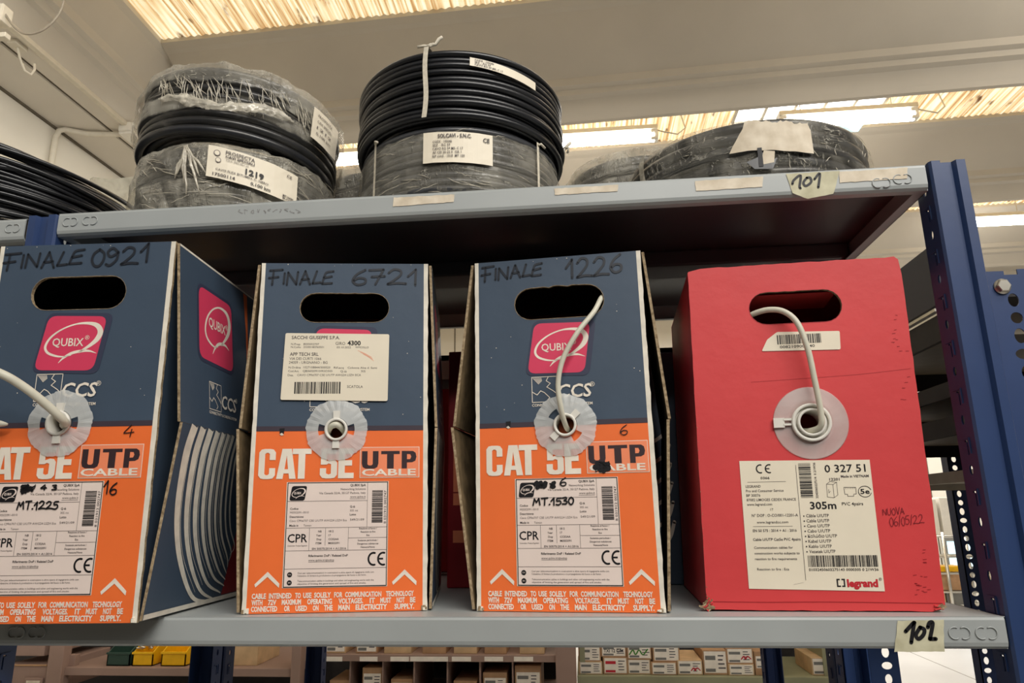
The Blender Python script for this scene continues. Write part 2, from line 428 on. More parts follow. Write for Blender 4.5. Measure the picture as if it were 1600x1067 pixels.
# edge element along the left wall
mb = MB()
pl_ = [(-2.32, 3.52), (-2.32, 3.47), (-2.36, 3.44), (-2.5, 3.26), (-2.52, 3.21), (-2.56, 3.2), (-2.58, 3.16), (-2.62, 3.15), (-2.70, 3.02), (-2.72, 3.0), (-2.87, 3.0), (-2.87, 3.02), (-2.885, 3.02), (-2.885, 2.985), (-3.2, 2.95), (-3.2, 3.8), (-2.32, 3.8)]
n = len(pl_); vs = [(p[0], y, p[1]+ZS) for y in (-3, 12) for p in pl_]
mb.add(vs, [(i, (i+1) % n, n+(i+1) % n, n+i) for i in range(n)], concrete2)
mb.box(-2.886, -2.871, -3, 12, 3.0+ZS, 3.03+ZS, joint)
mb.box(-3.2, -3.185, -3, 12, 2.935+ZS, 2.955+ZS, joint)
structure('trim_1', mb)
mb = MB(); mb.box(-3.3, -3.2, -3, 12, 0, 4.4+ZS-1.45, wallwhite); structure('wall_left', mb)
mb = MB(); mb.box(-3.3, XR, 11, 11.1, 0, 5.4, wallwhite)
for k in range(9): mb.box(-3+k*1.5, -2.985+k*1.5, 10.99, 11.0, 0, 5.4, joint)
structure('wall_back', mb)
mb = MB(); mb.box(-3.3, XR, -3, 11.1, -.05, 0, floor_m)
for k in range(5): mb.box(-3.3, XR, 1.2+k*2.6, 1.206+k*2.6, 0, .0012, joint)
for k in range(4): mb.box(-1+k*2.6, -.994+k*2.6, -3, 11, 0, .0012, joint)
structure('floor', mb)
# skylight sheets, one for every bay of the roof
k = 0
for (y0, y1) in ((2.15, 3.46), (4.2, 5.5), (6.26, 7.56), (8.3, 9.6)):
    mb = MB(); nx = 1600; vs = []
    for i in range(nx+1):
        x = XL-.02+(XR-XL)*i/nx; z = 3.50+ZS+.006*cos(2*pi*x/.058)
        k_ = SKEW(x); vs += [(x, y0+k_, z), (x, (y0+y1)/2+k_, z+.005), (x, y1+k_, z)]
    mb.add(vs, [(3*i+j, 3*i+3+j, 3*i+4+j, 3*i+1+j) for i in range(nx) for j in (0, 1)], skylight_m, True)
    k += 1; structure('window_%d' % k, mb)
# opened skylight with a white grid in the second bay
mb = MB()
GZ = ZS+3.40
a = atZ(1148, 181, GZ); b = atZ(1378, 163, GZ); y1 = (a.y+b.y)/2+.12; y0 = (a.y+b.y)/2-.16
mb.box(a.x, b.x, y0, y1, ZS+3.405, ZS+3.415, sky_m)
for i in range(6): xx = a.x+(b.x-a.x)*i/5; mb.box(xx-.012, xx+.012, y0, y1, ZS+3.385, ZS+3.405, conduit_m)
mb.box(a.x, b.x, y0-.02, y0, ZS+3.38, ZS+3.41, conduit_m); mb.box(a.x, b.x, y1, y1+.02, ZS+3.38, ZS+3.41, conduit_m)
a = atZ(1310, 200, ZS+3.46); mb.box(a.x-.35, a.x+.2, 5.0, 5.45, ZS+3.455, ZS+3.465, sky_b)
structure('window_5', mb)

# ceiling tubes
def ceiling_tube(x0, x1, y, z, label):
    e = empty('ceiling_light', ((x0+x1)/2, y, z), 0, label, 'ceiling light', 'fluorescent tubes under the skylights')
    h = (x1-x0)/2
    m = MB(); m.tube([(-h, 0, -.02), (h, 0, -.02)], .045, tube_m, 12); m.build('tube', e)
    m = MB(); m.box(-h-.03, h+.03, -.05, .05, .03, .07, conduit_m, .006)
    for sx in (-1, 1): m.box(sx*h-.03, sx*h+.03, -.04, .04, -.06, .04, plastic_w, .008)
    m.build('housing', e)
    for sx in (-.7, .7): m = MB(); m.tube([(sx*h, 0, .07), (sx*h, 0, .25)], .004, conduit_m, 6); m.build('hanger', e)
    m = MB(); m.tube([(h, 0, .05), (h+.08, 0, .02), (h+.2, .02, 0), (h+.27, .03, .06), (h+.24, .04, .2)], .006, conduit_m, 6); m.build('cord', e)
p0 = atZ(500, 246, ZS+3.22); p1 = atZ(560, 240, ZS+3.22)
ceiling_tube(p0.x-.4, p0.x+.42, 4.78, ZS+3.2, 'lit ceiling tube seen between the two tall coil stacks')
ceiling_tube(atZ(800, 222, ZS+3.2).x, atZ(1022, 208, ZS+3.2).x, 4.7, ZS+3.2, 'lit ceiling tube just right of the tied black coil')
ceiling_tube(atZ(1222, 190, ZS+3.2).x, atZ(1430, 172, ZS+3.2).x, 4.62, ZS+3.2, 'lit ceiling tube above the wide wrapped coil')
ceiling_tube(atZ(1485, 348, ZS+3.2).x, atZ(1603, 337, ZS+3.2).x+.1, 7.0, ZS+3.2, 'lit ceiling tube farthest away right of the blue post top')

# ---- conduit run, junction box and hook on the left edge beam
e = empty('cable_trunking', (-2.71, 3.2, ZS+3.0), 0, 'white cable trunking along the left roof beam with junction box and drop pipe', 'trunking')
m = MB(); m.box(-.02, .02, -2.2, .52, -.02, .012, conduit_m, .004); m.box(-.02, .02, .72, 4, -.02, .012, conduit_m, .004); m.build('duct', e)
m = MB(); m.box(-.055, .06, .52, .72, -.075, .02, plastic_w, .012); m.box(-.045, .05, .5, .74, -.06, .01, plastic_w, .01); m.build('junction_box', e)
m = MB(); m.tube([(-.04, .62, -.03), (-.12, .6, -.03), (-.3, .52, -.06), (-.42, .44, -.06), (-.45, .42, -.08), (-.462, .41, -.14), (-.462, .41, -1.2)], .02, conduit_m, 10); m.build('drop_pipe', e)
e = empty('ceiling_hook', atZ(28, 68, ZS+3.0), 0, 'white ceiling hook hanging from the left roof beam', 'hook')
m = MB(); m.box(-.03, .03, -.05, .05, -.03, 0, conduit_m, .006); m.build('base_plate', e)
m = MB(); m.tube([(0, 0, -.02), (.015, .02, -.10), (.03, .05, -.16), (.05, .08, -.17), (.06, .09, -.13), (.055, .085, -.09)], .008, conduit_m, 8); m.build('hook', e)
e = empty('hanging_lamp_cable', atY(40, -5, 2.4), 0, 'grey looped power cable hanging from fixture in the top left corner', 'cable')
b0 = atY(40, -5, 2.4)
pts = [(104, -60), (100, 0), (88, 28), (65, 48), (40, 53), (22, 42), (8, 22), (-8, 2), (-20, -20)]
sp = smooth_path([(p[0], p[1]) for p in pts], 5)
m = MB(); m.tube([atY(p.x, p.y, 2.4)-b0 for p in sp], .006, brownish, 8); m.build('power_cable', e)
m = MB(); q = atY(2, 22, 2.4)-b0; m.box(q.x-.06, q.x+.03, -.03, .05, q.z-.06, q.z+.05, conduit_m, .01); m.build('bracket', e); m = MB(); q = atY(5, 56, 2.4)-b0; m.box(q.x-.12, q.x+.03, -.02, .02, q.z-.02, q.z+.01, conduit_m, .004); m.build('bracket', e)
tag(e)

# ================================================================== THE SHELVING UNIT
def post_mesh(mb, x, y, sx, sy, z0, z1, m, hole_from=0.0):
    """upright: an omega profile; inner side at x, width towards sx, depth towards sy"""
    w, d, t = .0385, .0345, .0016
    fy = -.001
    prof = [(0, d), (0, .002), (.002, fy), (.011, fy), (.0135, .0045), (.025, .0045), (.0275, fy), (w-.002, fy), (w, .002), (w, d), (w-t, d), (w-t, .004), (w-.004, .001), (.029, .001), (.0265, .0065), (.012, .0065), (.0095, .001), (.004, .001), (t, .004), (t, d)]
    n = len(prof)
    P = lambda p, z: (x+sx*p[0], y+sy*p[1], z)
    vs = [P(p, z) for z in (z0, z1) for p in prof]
    fs = [(i, (i+1) % n, n+(i+1) % n, n+i) for i in range(n) if i not in (0, n-2)]   # the inner side is laid separately, with its holes
    mb.add(vs, fs, m)
    for z, base in ((z0, 0), (z1, n)):
        tri = tessellate_polygon([[Vector((p[0], p[1], 0)) for p in prof]]); mb.add([P(p, z) for p in prof], tri, m)
    outer = [(.002, z0), (d, z0), (d, z1), (.002, z1)]; holes = []
    zz = z1-.028
    while zz > z0+.06:
        holes.append([(.018+.0032*cos(2*pi*i/10), zz+.005*sin(2*pi*i/10)) for i in range(10)])
        holes.append([(.0165, zz-.035), (.0185, zz-.035), (.0185, zz-.0225), (.0215, zz-.022), (.0215, zz-.0205), (.0165, zz-.0205)])
        zz -= .05
    f0 = lambda a, b: (x, y+sy*a, b); f1 = lambda a, b: (x+sx*t, y+sy*a, b)
    mb.prism(outer, holes, f0, f1, m)
    # pressed hooks beside the holes
    zz = z1-.028
    while zz > z0+.06:
        mb.box(*sorted((x-sx*.0012, x)), *sorted((y+sy*.012, y+sy*.026)), zz-.0195, zz-.0182, m)
        mb.box(*sorted((x-sx*.0012, x)), *sorted((y+sy*.0118, y+sy*.013)), zz-.034, zz-.0182, m)
        zz -= .05
def shelf_mesh(mb, x0, x1, z, D, h=.0285, y0=0.0):
    t = .0012
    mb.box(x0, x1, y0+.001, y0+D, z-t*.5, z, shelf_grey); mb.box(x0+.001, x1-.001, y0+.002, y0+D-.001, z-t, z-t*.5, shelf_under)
    # front and back lips: rounded sections
    for s, yy in ((1, y0), (-1, y0+D)):
        sec = [(.003, 0), (.0008, -.0008), (0, -.003), (0, -h+.006), (.001, -h+.0025), (.004, -h), (.013, -h), (.013, -h+t), (.0045, -h+t), (.0022, -h+.004), (.0014, -h+.007), (.0014, -.002), (.003, -t)]
        n = len(sec); vs = [(x, yy+s*p[0], z+p[1]) for x in (x0+.001, x1-.001) for p in sec]
        mb.add(vs, [(i, (i+1) % n, n+(i+1) % n, n+i) for i in range(n)], shelf_grey, False)
        for base, xx in ((0, x0+.001), (n, x1-.001)):
            tri = tessellate_polygon([[Vector((p[0], p[1], 0)) for p in sec]]); mb.add([(xx, yy+s*p[0], z+p[1]) for p in sec], tri, shelf_grey)
    for s, xx in ((1, x0), (-1, x1)):
        a, b = sorted((xx, xx+s*t)); mb.box(a, b, y0+.004, y0+D-.004, z-h, z, shelf_grey)
        a, b = sorted((xx, xx+s*.012)); mb.box(a, b, y0+.012, y0+D-.012, z-h, z-h+t, shelf_grey)
    # the stiffening channel underneath
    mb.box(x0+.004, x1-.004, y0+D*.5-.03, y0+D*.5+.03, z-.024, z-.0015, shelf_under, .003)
def embossed(mb, u, v, y=-.0005):
    for dx in (-.0042, .0042):
        a0 = .6 if dx > 0 else pi+.6
        pts = [(u+dx+.0052*cos(a), y, v+.0052*sin(a)) for a in [(-2.1 if dx > 0 else pi-2.1)+4.2*i/14 for i in range(15)]]
        mb.tube(pts, .0006, shelf_grey, 6)
SD = .50
unit = empty('shelving_unit', (0, 0, 0), 0, 'grey metal shelving with blue perforated posts carrying cable boxes and coils', 'shelving unit')
m = MB(); post_mesh(m, 1.002, 0, 1, 1, 0.0, ZS+.4625, blue_paint); tag(m.build('post', unit), 'blue perforated post at the front right')
m = MB(); post_mesh(m, 1.002, SD+.003, 1, -1, 0.0, ZS+.4625, blue_paint); m.build('post', unit)
m = MB(); post_mesh(m, -.0035, 0, -1, 1, 0.0, ZS+.458, blue_paint); tag(m.build('post', unit), 'blue perforated post at the front left')
m = MB(); post_mesh(m, -.0035, SD+.003, -1, -1, 0.0, ZS+.458, blue_paint); m.build('post', unit)
UZ = ZS+.459
fy = lambda y: (lambda u, v, l=0: (u/1000, y-.0002*l, v/1000))
def tape_piece(shelf, pxs, m_, writing=None, over=True, name='tape_label', label=None, seed=0):
    mb = MB(); w = [atY(px, py, 0) for px, py in pxs]; rnd = random.Random(seed)
    pts = [(p.x*1000, p.z*1000) for p in w]
    # ragged outline
    out = []
    for i in range(len(pts)):
        a, b = Vector(pts[i]), Vector(pts[(i+1) % len(pts)]); nseg = max(2, int((b-a).length/4))
        for k in range(nseg):
            p = a.lerp(b, k/nseg); out.append((p.x+rnd.uniform(-.35, .35), p.y+rnd.uniform(-.35, .35)))
    mb.poly(out, [], lambda u, v: (u/1000, -.0006, v/1000), m_)
    if writing: writing(mb, lambda u, v, l=0: (u/1000, -.0008-.0001*l, v/1000))
    return tag(mb.build(name, shelf), label)
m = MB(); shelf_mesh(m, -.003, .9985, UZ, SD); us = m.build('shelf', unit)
for px, py in ((110, 347), (141, 345), (1377, 286), (1410, 280)):
    m = MB(); p = atY(px, py, 0); embossed(m, p.x, p.z); m.build('embossed_mark', us)
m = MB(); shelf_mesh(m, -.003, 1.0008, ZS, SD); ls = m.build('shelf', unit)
for px, py in ((26, 988), (58, 988), (1499, 989), (1541, 989)):
    m = MB(); p = atY(px, py, 0); embossed(m, p.x, p.z); m.build('embossed_mark', ls)
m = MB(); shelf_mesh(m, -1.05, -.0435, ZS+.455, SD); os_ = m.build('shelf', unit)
m = MB(); p = atY(20, 357, 0); embossed(m, p.x, p.z); m.build('embossed_mark', os_)
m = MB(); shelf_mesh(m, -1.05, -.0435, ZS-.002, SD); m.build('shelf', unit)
def w101(mb, fn):
    def P(l): return [((lambda q: (q.x*1000, q.z*1000))(atY(1000+x*.375, y*.375, 0))) for x, y in l]
    for l in ([(634, 768), (640, 752), (668, 732), (664, 778), (668, 786)], [(694, 742), (680, 762), (690, 776), (712, 760), (708, 742), (694, 742)], [(726, 748), (748, 724), (742, 782)]):
        stroke(mb, fn, P(l), 2.6, black, 2)
def w102(mb, fn):
    k = 4.32
    def P(l): return [((lambda q: (q.x*1000, q.z*1000))(atY(1400+x/k, 820+y/k, 0))) for x, y in l]
    for l in ([(62, 718), (110, 665), (122, 658)], [(120, 660), (100, 792)], [(160, 690), (132, 740), (150, 768), (182, 740), (188, 705), (160, 690)], [(212, 690), (222, 660), (244, 658), (240, 700), (226, 768)], [(226, 768), (266, 768)]):
        stroke(mb, fn, P(l), 3.4, black, 2)
tape_piece(us, [(1228, 272), (1312, 267), (1302, 303), (1262, 311), (1238, 302)], tape, w101, label='torn tape marked 101 on the upper shelf front', seed=1)
tape_piece(us, [(615, 309), (710, 304), (709, 316), (614, 323)], tape2, seed=2, label='blank cream tape strip', name='tape_strip')
tape_piece(us, [(866, 295), (966, 289), (965, 299), (867, 305)], tape2, seed=3, name='tape_strip', label='blank cream tape strip')
tape_piece(us, [(1086, 283), (1192, 276), (1191, 292), (1087, 299)], tape2, seed=4, name='tape_strip', label='blank cream tape strip')
tape_piece(us, [(1311, 269), (1418, 262), (1417, 279), (1312, 286)], tape2, seed=5, name='tape_strip', label='blank cream tape strip')
tape_piece(ls, [(1402, 970), (1474, 968), (1475, 1018), (1397, 1018)], tape, w102, label='torn tape marked 102 on the lower shelf front', seed=6)
m = MB()
def pencil(m):
    rnd = random.Random(4); fn = lambda u, v, l=0: (u/1000, -.0006, v/1000)
    for x in range(372, 466, 9):
        p = [atY(x+rnd.uniform(0, 8), 331+rnd.uniform(-4, 4)-(x-372)*.02, 0) for _ in range(4)]
        stroke(m, fn, [(q.x*1000, q.z*1000) for q in p], .35, grey_ink, 1)
pencil(m); m.build('pencil_note', us)

# ================================================================== CABLE BOXES
BW, BH, BD = 188.6, 386.3, 235.0
def slot(u0, u1, v0, v1, seg=10, wob=0, seed=0):
    r = (v1-v0)/2; c = (v0+v1)/2; rnd = random.Random(seed); out = []
    for i in range(seg+1):
        a = -pi/2+pi*i/seg; out.append((u1-r+r*cos(a), c+r*sin(a)))
    if wob:
        for k in range(1, 12): out.append((u1-r-(u1-u0-2*r)*k/12, v1+rnd.uniform(-wob, wob)))
    for i in range(seg+1):
        a = pi/2+pi*i/seg; out.append((u0+r+r*cos(a), c+r*sin(a)))
    return out
def q_logo(mb, fn, m, U=lambda x: x, V=lambda y: y, k=1, layer=3, word=True, wm=None):
    A = [(662, 655), (620, 662), (575, 655), (535, 635), (522, 600), (545, 550), (600, 505), (670, 478), (735, 475), (780, 490), (800, 525), (788, 565), (755, 600), (700, 640)]
    B = [(600, 697), (625, 668), (660, 645), (700, 634), (750, 632), (792, 646)]
    G = lambda l: [(U(x), V(y)) for x, y in l]
    stroke(mb, fn, G(A), 1, m, layer, ws=[.5*k, 1.4*k, 2.2*k, 2.6*k, 2.6*k, 2.2*k, 1.6*k, 1.6*k, 3.0*k, 5*k, 6*k, 5.4*k, 3.6*k, 1.6*k])
    stroke(mb, fn, G(B), 1, m, layer, ws=[.5*k, 2.2*k, 3*k, 3*k, 2.2*k, .4*k])
def ccs_mark(mb, fn, ox, oy, k=1.0):
    F = lambda u, v, l=0: fn(ox+u*k, oy+v*k, l)
    frame2(mb, F, 0, 28.4, 0, 29, .7, white, 2)
    for i in range(7): stroke(mb, F, [(1.5+i*1.5, 27.8), (8+i*.6, 20.5-i*.35+i*.9)], .5, white, 2, False)
    stroke(mb, F, [(19, 28.5), (16.5, 24), (21, 21), (17, 17), (24, 12.5), (28, 9)], .8, white, 2, False)
    stroke(mb, F, [(0.5, 12), (6, 8.5), (10, 13), (14, 11), (20, 5), (17, 2)], .8, white, 2, False)
    text(mb, F, 'CCS', 28.2, 4.8, 14.2, navy, w=37.5, off=.05, layer=2, shear=.12)
    text(mb, F, 'CCS', 28.6, 4.8, 14, white, w=36.6, off=.018, layer=3, shear=.12)
    text(mb, F, '®', 64.5, 15.5, 5, white, layer=2)
    text(mb, F, 'CONNECTIVITY & CABLING SYSTEM', 0, -4.4, 2.9, white, w=66.5, off=.012, layer=2)
def fat_glyph(mb, fn, ch, u, v, w, h, m, layer=2):
    """heavy condensed letters of the CAT 5E line"""
    F = lambda a, b, l=0: fn(u+a*w, v+b*h, l)
    def R(a, b, c, d): rect(mb, F, a, b, c, d, m, layer)
    s = .36
    def ring(a0, a1, top, bot, cy0, cy1):
        # stadium-like stroke: outer half ellipses joined by straight sides
        pass
    if ch == 'C':
        out = rounded([(0, 0), (1, 0), (1, .36), (1-s, .36), (1-s, .17), (s, .17), (s, .83), (1-s, .83), (1-s, .64), (1, .64), (1, 1), (0, 1)], .001, 1)
        out = [(0, .12), (.14, .02), (.34, 0), (.66, 0), (.86, .02), (1, .12), (1, .36), (1-s, .36), (1-s, .17), (.55, .13), (.45, .13), (s, .17), (s, .83), (.45, .87), (.55, .87), (1-s, .83), (1-s, .63), (1, .63), (1, .88), (.86, .98), (.66, 1), (.34, 1), (.14, .98), (0, .88)]
        mb.poly(out, [], lambda a, b: F(a, b, layer), m)
    elif ch == 'A':
        mb.poly([(0, 0), (.33, 0), (.37, .18), (.63, .18), (.67, 0), (1, 0), (.74, 1), (.26, 1)], [[(.41, .32), (.59, .32), (.5, .78)]], lambda a, b: F(a, b, layer), m)
    elif ch == 'T':
        mb.poly([(.32, 0), (.68, 0), (.68, .82), (1, .82), (1, 1), (0, 1), (0, .82), (.32, .82)], [], lambda a, b: F(a, b, layer), m)
    elif ch == 'U':
        mb.poly([(0, .3), (.06, .1), (.22, .01), (.5, 0), (.78, .01), (.94, .1), (1, .3), (1, 1), (.66, 1), (.66, .26), (.58, .19), (.42, .19), (.34, .26), (.34, 1), (0, 1)], [], lambda a, b: F(a, b, layer), m)
    elif ch == 'P':
        mb.poly([(0, 0), (.36, 0), (.36, .34), (.72, .35), (.93, .44), (1, .66), (.94, .89), (.76, .99), (0, 1)], [[(.36, .52), (.58, .53), (.65, .67), (.58, .81), (.36, .82)]], lambda a, b: F(a, b, layer), m)
    elif ch == '5':
        mb.poly([(0, .12), (.14, .02), (.36, 0), (.64, 0), (.86, .02), (1, .12), (1, .52), (.88, .61), (.66, .63), (.38, .58), (.38, .82), (.95, .82), (.95, 1), (.04, 1), (.04, .46), (.38, .46), (.5, .5), (1-s, .47), (1-s, .16), (.5, .13), (s, .17), (s, .34), (0, .34)], [], lambda a, b: F(a, b, layer), m)
    elif ch == 'E':
        mb.poly([(0, 0), (1, 0), (1, .18), (.42, .18), (.42, .42), (.88, .42), (.88, .6), (.42, .6), (.42, .82), (.97, .82), (.97, 1), (0, 1)], [], lambda a, b: F(a, b, layer), m)
def front_print(mb, fn, d):
    # emblem
    su = d.get('du', 0); F = lambda u, v, l=0: fn(u+su, v, l)
    sh = rounded([(65.5, 311), (137, 309), (127, 244.5), (55.5, 247.5)], 9)
    mb.add([F(p[0], p[1], 1) for p in sh], [list(range(len(sh)))], logo_shadow)
    lg = rounded([(67.1, 307.6), (130.4, 305.7), (121.7, 248.3), (58.0, 249.9)], 9)
    mb.add([F(p[0], p[1], 2) for p in lg], [list(range(len(lg)))], magenta)
    q_logo(mb, F, white, lambda x: 67+(x-520)*.2064, lambda y: 267.6-(y-640)*.188, 1.0, 3)
    text(mb, F, 'QUBIX', 74.6, 275, 8.2, white, w=33.5, off=.012, layer=4, dv=-.6)
    text(mb, F, '®', 109, 281, 4.5, white, layer=4)
    ccs_mark(mb, F, 62.2, 216.7)
    # CAT 5E
    for ch, u, w in (('C', 9.9, 18), ('A', 29.3, 21), ('T', 46, 20.5), ('5', 76.2, 18.6), ('E', 96, 17)):
        fat_glyph(mb, F, ch, u, 138.2, w, 32.6, white)
    # the UTP field
    rect(mb, F, 119.4, 184.6, 138.4, 171.9, white, 1); rect(mb, F, 120, 184, 139, 171.3, salmon, 2)
    for ch, u, w in (('U', 121.5, 18.2), ('T', 142.6, 20.4), ('P', 165.2, 16.2)):
        fat_glyph(mb, F, ch, u, 148.2, w, 19.2, uptp, 3)
    text(mb, F, 'CABLE', 121.8, 140.8, 6.8, white, w=59, off=.022, layer=4)
    # arrows
    for u in (12.3, 156.3):
        quad2(mb, F, [(u, 29.2), (u+13.2, 41.8), (u+13.2, 36.6), (u+1.2, 26.2)], white); quad2(mb, F, [(u+13.2, 41.8), (u+26, 29.6), (u+25.6, 25.4), (u+13.2, 36.6)], white)
    for i, s in enumerate(('CABLE INTENDED TO USE SOLELY FOR COMMUNICATION TECHNOLOGY', 'WITH 72V MAXIMUM OPERATING VOLTAGES. IT MUST NOT BE', 'CONNECTED OR USED ON THE MAIN ELECTRICITY SUPPLY.')):
        words = s.split(' '); y = 14.9-i*6.4
        tot = sum(len(w) for w in words); gap = .62 if i == 0 else 1.6
        unit = 171.3/(tot+gap*(len(words)-1)); x = 10.3
        for w_ in words:
            text(mb, F, w_, x, y, 4.9, white, w=len(w_)*unit*.93, off=.04, layer=2); x += (len(w_)+gap)*unit
    # printed wear: little bare spots
    rnd = random.Random(d['seed'])
    for k in range(14):
        u, v = rnd.choice(((rnd.uniform(4, 185), 385-abs(rnd.gauss(0, 1))), (rnd.uniform(8, 54), rnd.uniform(205, 305)), (rnd.uniform(150, 184), rnd.uniform(205, 330))))
        disc2(mb, fn, u, min(v, 385.6), rnd.uniform(.2, .6), white, 2, 6)
    # punched spot left of the spout
    if d.get('punch'):
        u, v = d['punch']; quad2(mb, fn, [(u-2.6, v+3), (u+3, v+3.4), (u+2.4, v-3), (u+.8, v-1.8), (u-2, v-3)], black, 3)
        quad2(mb, fn, [(u-2.2, v-3.2), (u+.2, v-1.6), (u+2.6, v-4), (u, v-4.8)], white_card, 4)
def product_label(parent, xf, d):
    mb = MB(xf); du, dv = d.get('lab', (0, 0))
    F = lambda u, v, l=0: ((u+du)/1000, -.0007-.00012*l, (v+dv)/1000)
    L0, L1, V0, V1 = 42.2, 150.6, 25.4, 134.0
    vs = [F(L0, V0, -1), F(L1, V0, -1), F(L1, V1, -1), F(L0, V1, -1)]
    rect(mb, F, L0-1, L1+.6, V0-.6, V1+.4, white, -2)
    rect(mb, F, L0, L1, V0, V1, palewhite, -1); frame2(mb, F, L0, L1, V0, V1, .8, black, 1)
    for u0, u1, v in ((L0, 128.6, 114), (L0, L1, 86), (L0, L1, 62.4), (L0, L1, 44)): rect(mb, F, u0, u1, v-.16, v+.16, dark_ink, 1)
    rect(mb, F, 109, L1, 74.8, 75.1, dark_ink, 1)
    for u, v0, v1 in ((128.6, 86, V1), (67.6, 62.4, 86), (84.6, 67.5, 85.6), (109, 62.4, 86)): rect(mb, F, u-.15, u+.15, v0, v1, dark_ink, 1)
    lg = rounded([(47.2, 130.2), (63.4, 130.2), (61, 114.8), (44.8, 114.8)], 2.4, 4)
    mb.add([F(p[0], p[1], 2) for p in lg], [list(range(len(lg)))], black)
    q_logo(mb, F, palewhite, lambda x: 47.3+(x-520)*.05, lambda y: 119.3-(y-640)*.05, .27, 3)
    text(mb, F, 'QUBIX', 49.3, 121.6, 2.2, palewhite, w=8, off=.02, layer=4)
    text(mb, F, 'QUBIX SpA', 126.5, 129.4, 2.3, black, align='R', off=.015)
    text(mb, F, 'Networking Solutions', 126.5, 125.4, 2.1, dark_ink, align='R')
    text(mb, F, 'Via Canada 22/A, 35127 Padova, Italy', 126.5, 121.3, 2.1, dark_ink, align='R', w=50)
    text(mb, F, 'www.qubix.it', 126.5, 117.2, 2.1, dark_ink, align='R'); rect(mb, F, 109.5, 126.5, 115.9, 116.2, dark_ink, 1)
    text(mb, F, 'Codice', 46, 105.2, 2.1, black, off=.01); text(mb, F, 'M0502091-0010', 46, 101.2, 2.1, grey_ink)
    text(mb, F, 'Descrizione', 46, 96.7, 2.1, black, off=.01); text(mb, F, 'Cavo CPR6707 C5E U/UTP AWG24 LSZH Eca', 46, 92.5, 2.1, grey_ink, w=61)
    text(mb, F, 'Made in', 46, 87.6, 2.1, black, off=.01); text(mb, F, 'Taiwan', 61, 87.6, 2, grey_ink)
    text(mb, F, 'Q.tà', 110, 106.8, 2.1, black, off=.01); text(mb, F, '305 mt', 110, 102.6, 2.1, grey_ink); text(mb, F, 'Lotto', 110, 98.4, 2.1, black, off=.01)
    text(mb, F, '549/21/09', 110.5, 93, 2.1, dark_ink, w=15)
    barcode(mb, F, 133.6, 145.2, 90.6, 125, black, 7, 1, True, .4)
    text(mb, F, '8 031912 002747', 149, 89.5, 2.4, dark_ink, w=35, rot=pi/2)
    text(mb, F, 'CPR', 44.8, 71.2, 8.4, black, w=20.8, off=.012); text(mb, F, 'Construction  Products Regulation', 45, 67, 1.5, dark_ink, w=20.6)
    for i, (a, b) in enumerate((('NB', '1812'), ('Year', '17'), ('Dop', 'CC02AA'), ('ITEM', 'M0502091'))):
        text(mb, F, a, 80.5, 81.2-i*4.1, 2, dark_ink, align='R', off=.01); text(mb, F, b, 88, 81.2-i*4.1, 2, dark_ink, off=.01)
    text(mb, F, 'EN 50575:2014 + A1:2016', 71, 63.3, 2, dark_ink, w=36, off=.01)
    for i, s in enumerate(('Reazione al fuoco /', 'Reaction to fire', 'Eca')): text(mb, F, s, 130, 83.8-i*3.5, 1.7, dark_ink, align='C', off=.01)
    for i, s in enumerate(('Sostanze pericolose /', 'Dangerous substances', 'Nessuna/None')): text(mb, F, s, 130, 71.5-i*3.5, 1.7, dark_ink, align='C', off=.01)
    text(mb, F, 'Riferimento DoP / Related DoP', 67.6, 56, 2.2, black, w=41.5, off=.015); text(mb, F, 'www.qubix.it/qbxdop', 67.6, 51.6, 2, dark_ink, w=27); rect(mb, F, 67.6, 94.6, 50.6, 50.9, dark_ink, 1)
    # CE mark
    stroke(mb, F, [(136.4+5.4*cos(a), 53+6.2*sin(a)) for a in [pi*.42+pi*1.16*i/12 for i in range(13)]], 1.9, black, 1)
    stroke(mb, F, [(146.6+5.4*cos(a), 53+6.2*sin(a)) for a in [pi*.42+pi*1.16*i/12 for i in range(13)]], 1.9, black, 1)
    rect(mb, F, 142, 146.6, 52.2, 53.9, black, 1)
    for v, s in ((38, ('Cavi per telecomunicazioni in costruzioni e altre opere di ingegneria civile con', "l'obiettivo di limitare la produzione e la propagazione del fuoco e del fumo.")), (29.9, ('Telecommunication cables in buildings and other civil engineering works with the', 'objective of limiting the generation and spread of fire and smoke.'))):
        disc2(mb, F, 48.6, v+.2, 2.6, black, 1, 16); text(mb, F, 'ITA' if v > 35 else 'EN', 48.6, v-.5, 1.4, palewhite, align='C', layer=2)
        text(mb, F, s[0], 57, v+.9, 1.6, dark_ink, w=80); text(mb, F, s[1], 57, v-1.9, 1.6, dark_ink, w=72)
    d.get('pen', lambda mb, F: None)(mb, F)
    return tag(mb.build('product_label', parent), 'white printed product label with black border')
